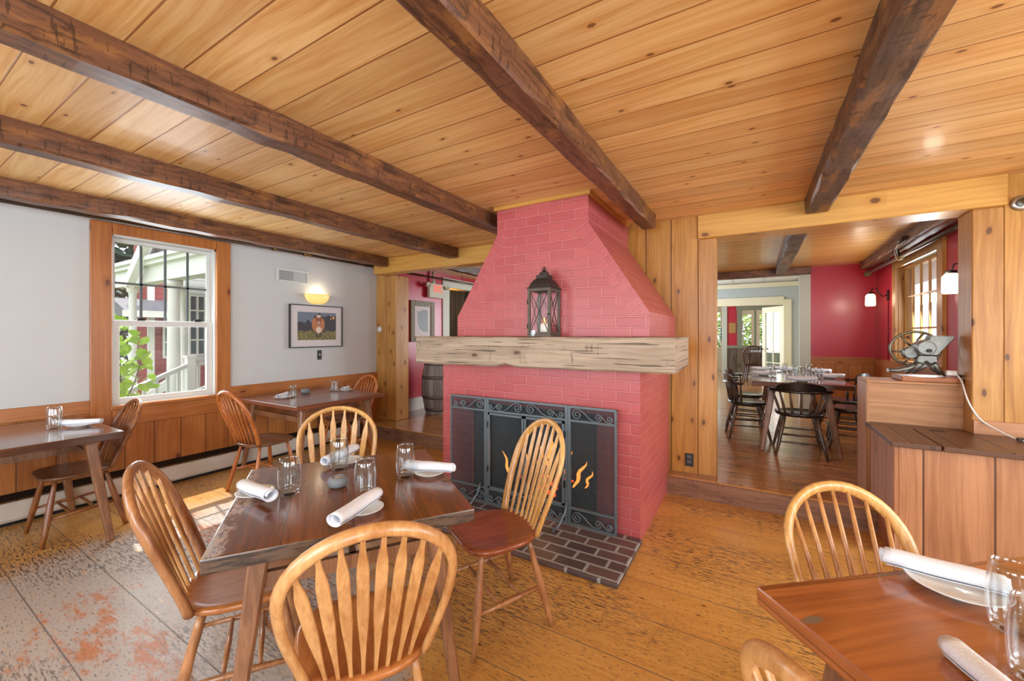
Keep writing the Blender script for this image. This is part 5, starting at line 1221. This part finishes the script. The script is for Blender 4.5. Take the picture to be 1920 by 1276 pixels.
# porch : deck, columns, beam, gable roof
t = thing('porch', 'white columned porch with railing seen through the window', 'porch', (-7.5, 4, -0.6))
b = MB(); b.box(-9.6, -6.2, 2.55, 6.6, -0.6, 0.25); W(b.build('deck', 'wclap', t, grain=0))
b = MB(); b.box(-9.6, -5.0, 2.52, 2.72, 2.23, 2.48); b.box(-9.6, -5.0, 2.45, 2.74, 2.48, 2.54); b.box(-9.6, -5.0, 2.40, 6.6, 2.54, 2.60); W(b.build('beam', 'wpaint', t))
b = MB(); b.prism([(-8.3, 2.6), (-6.5, 3.95), (-4.95, 2.75), (-4.95, 2.6)], 2.55, 6.6, 1); W(b.build('roof', 'roof', t))
b = MB(); b.bar((-8.55, 2.40, 2.20), (-6.5, 2.40, 3.80), 0.10, 0.10, 0.14, 0.14); b.bar((-8.3, 2.44, 2.55), (-6.5, 2.44, 3.95), 0.12, 0.12, 0.10, 0.10); W(b.build('rake_board', 'wpaint', t))
for x, y in ((-7.5, 2.62), (-9.2, 2.64), (-8.9, 3.25)):
    r_ = 0.085 if x > -8 else 0.06
    b = MB(); b.lathe([(r_ * 1.4, 0.25), (r_ * 1.4, 0.33), (r_ * 1.05, 0.36), (r_, 0.5), (r_ * 0.86, 2.08), (r_ * 1.0, 2.13), (r_ * 1.35, 2.15), (r_ * 1.35, 2.228)], 20, (x, y, 0)); W(b.build('column', 'wpaint', t))
for p, q in (((-7.0, 2.62, 0.98), (-6.55, 1.62, 0.62)), ((-7.35, 3.6, 0.98), (-7.0, 2.62, 0.98)), ((-6.2, 3.1, 0.95), (-5.9, 1.9, 0.55))):
    b = MB(); b.bar(p, q, 0.06, 0.06, 0.05, 0.05); b.bar((p[0], p[1], p[2] - .55), (q[0], q[1], q[2] - .55), 0.05)
    for k in range(1, 7):
        c = Vector(p).lerp(Vector(q), k / 7); b.box(c.x - .018, c.x + .018, c.y - .018, c.y + .018, c.z - .55, c.z)
    W(b.build('stair_rail', 'wpaint', t))
for x, y, zt_2 in ((-7.0, 2.64, 1.08), (-6.5, 1.55, 0.7)):
    b = MB(); b.box(x - .05, x + .05, y - .05, y + .05, -0.6, zt_2); b.box(x - .065, x + .065, y - .065, y + .065, zt_2, zt_2 + .03); W(b.build('newel_post', 'wpaint', t))
b = MB()
for k in range(6): b.box(-7.35 + .22 * k, -7.13 + .22 * k, 2.9, 4.2, -0.6, 0.25 - .16 * (k + 1) + .02)
W(b.build('stair', 'wclap', t, grain=1))
# white house wing with lattice windows behind the porch
t = thing('house', 'white clapboard house wing with many-paned windows behind the porch', 'house', (-9.9, 4.5, -0.6))
b = MB(); b.box(-10.25, -9.85, 3.62, 8, -0.6, 3.4); W(b.build('wall', 'wclap', t, grain=1))
b = MB(); b.box(-9.85, -9.80, 3.68, 4.35, 1.0, 2.2); W(b.build('window', 'glassd', t))
b = MB()
for k in range(6): y = 3.68 + .67 * k / 5; b.box(-9.80, -9.77, y - .015, y + .015, 1.0, 2.2)
for k in range(5): z = 1.0 + 1.2 * k / 4; b.box(-9.80, -9.775, 3.68, 4.35, z - .015, z + .015)
W(b.build('muntin_grid', 'wpaint', t))
b = MB(); b.box(-9.86, -9.79, 3.62, 4.5, -0.6, .85); W(b.build('skirt', 'clap', t, grain=1))
# red house
t = thing('house', 'red clapboard house with white corner boards and small white window', 'house', (-14, 6, -0.6))
b = MB(); b.box(-15.2, -14, 4.38, 9.5, -0.6, 5.2); W(b.build('wall', 'clap', t, grain=1))
b = MB(); b.box(-14.0, -13.93, 4.31, 4.45, -0.6, 5.2); b.box(-14.0, -13.94, 4.45, 9.5, 3.2, 3.45); W(b.build('corner_board', 'wpaint', t))
b = MB(); b.prism([(-14.0, 2.35), (-13.0, 1.98), (-13.0, 1.88), (-14.0, 1.88)], 3.6, 6.4, 1); W(b.build('awning_roof', 'roof', t))
b = MB(); b.box(-13.05, -12.96, 3.55, 6.4, 1.84, 2.0); W(b.build('awning_board', 'wpaint', t))
for y in (4.66, 5.5):
    b = MB(); b.box(-13.98, -13.93, y - .03, y + .42, .75, 1.62); w2 = W(b.build('window', 'wpaint', t)); b = MB(); b.box(-13.93, -13.925, y + .02, y + .37, .8, 1.17); b.box(-13.93, -13.925, y + .02, y + .37, 1.22, 1.58); b.build('pane', 'glassd', w2)
b = MB(); b.prism([(4.1, 5.1), (6.9, 7.4), (9.9, 5.1)], -15.4, -13.7, 0); W(b.build('roof', 'roof', t))
b = MB(); b.bar((-12.9, 3.9, -.2), (-12.9, 5.9, 1.25), .12, .12, .2, .2); W(b.build('sloped_rail', 'wpaint', t))
# trees and bush
def foliage(label, c, rad, n, size, mat, name='tree', trunk=None, seed=0, cat='tree'):
    t = thing(name, label, cat, (c[0], c[1], -0.6)); rnd = random.Random(seed); b = MB()
    for i in range(n):
        while True:
            p = Vector((rnd.uniform(-1, 1), rnd.uniform(-1, 1), rnd.uniform(-1, 1)))
            if p.length < 1: break
        p = Vector((p.x * rad[0], p.y * rad[1], p.z * rad[2])); s2 = size * rnd.uniform(.6, 1.3)
        R_ = Matrix.Rotation(rnd.uniform(0, 6.3), 3, 'Z') @ Matrix.Rotation(rnd.uniform(-1.1, 1.1), 3, 'X') @ Matrix.Rotation(rnd.uniform(-.8, .8), 3, 'Y')
        q = [R_ @ Vector(v) * s2 for v in ((0, 0, 0), (.3, .28, .05), (.32, .62, .05), (0, 1, 0), (-.32, .62, .05), (-.3, .28, .05))]
        b._f([b.b.verts.new(Vector(c) + p + v) for v in q])
    W(b.build('foliage', mat, t))
    if trunk:
        for (p, q, r_) in trunk: b = MB(); b.tube([p, Vector(p).lerp(Vector(q), .5) + Vector((0, .03, 0)), q], [r_, r_ * .8, r_ * .5], 8); W(b.build('trunk' if r_ > .02 else 'stem', 'bark', t))
    return t
foliage('bright green leafy shrub just outside the lower window sash', (-6.0, 1.55, 1.05), (.35, .32, .62), 230, .13, 'leaf', 'shrub', [((-6.0, 1.6, -.6), (-6.0, 1.6, 1.6), .012), ((-6.0, 1.6, .5), (-5.9, 1.8, 1.3), .008)], 4, 'shrub')
foliage('low green shrub beneath the porch stair rail', (-6.3, 1.7, .1), (.4, .5, .5), 260, .12, plain('mid_green_leaf', (110, 150, 50), .6, var=.3), 'shrub', None, 5, 'shrub')
foliage('large dark tree standing behind the houses', (-25, 5.6, 3.6), (3, 3.4, 4.0), 2600, .5, 'leafd', 'tree', [((-25, 5.6, -.6), (-25, 5.6, 4), .25)], 6)
foliage('dark spreading tree left of the red house', (-17.5, 2.6, 1.6), (1.6, 2.4, 2.6), 1800, .4, 'leafd', 'tree', [((-17.5, 2.6, -.6), (-17.5, 2.6, 3), .2)], 7)
# hedge beyond the far windows
b = MB(); b.b.free()
foliage('light green bushes outside the far glazed room', (-.4, 19.5, 1.0), (3.5, .8, 1.6), 3500, .2, plain('sunlit_hedge', (196, 216, 130), .7, var=.3), 'shrub', None, 9, 'shrub')
# white porch side outside the back room window
t = thing('porch', 'white side porch wall outside the back dining room window', 'porch', (3.2, 6.2, 0))
b = MB(); b.box(4.2, 4.3, 4.3, 9.5, -0.1, 2.9); W(b.build('wall', 'wclap', t, grain=1))
for y in (5.8, 6.9, 8.0): b = MB(); b.box(2.5, 2.62, y, y + .12, -0.1, 2.9); W(b.build('post', 'wpaint', t))
b = MB(); b.box(1.75, 4.2, 4.3, 9.5, -0.1, 0.1); W(b.build('deck', 'wpaint', t))
b = MB(); b.box(-12, -6.9, 10.4, 10.5, 0, 0.01); b.b.free()
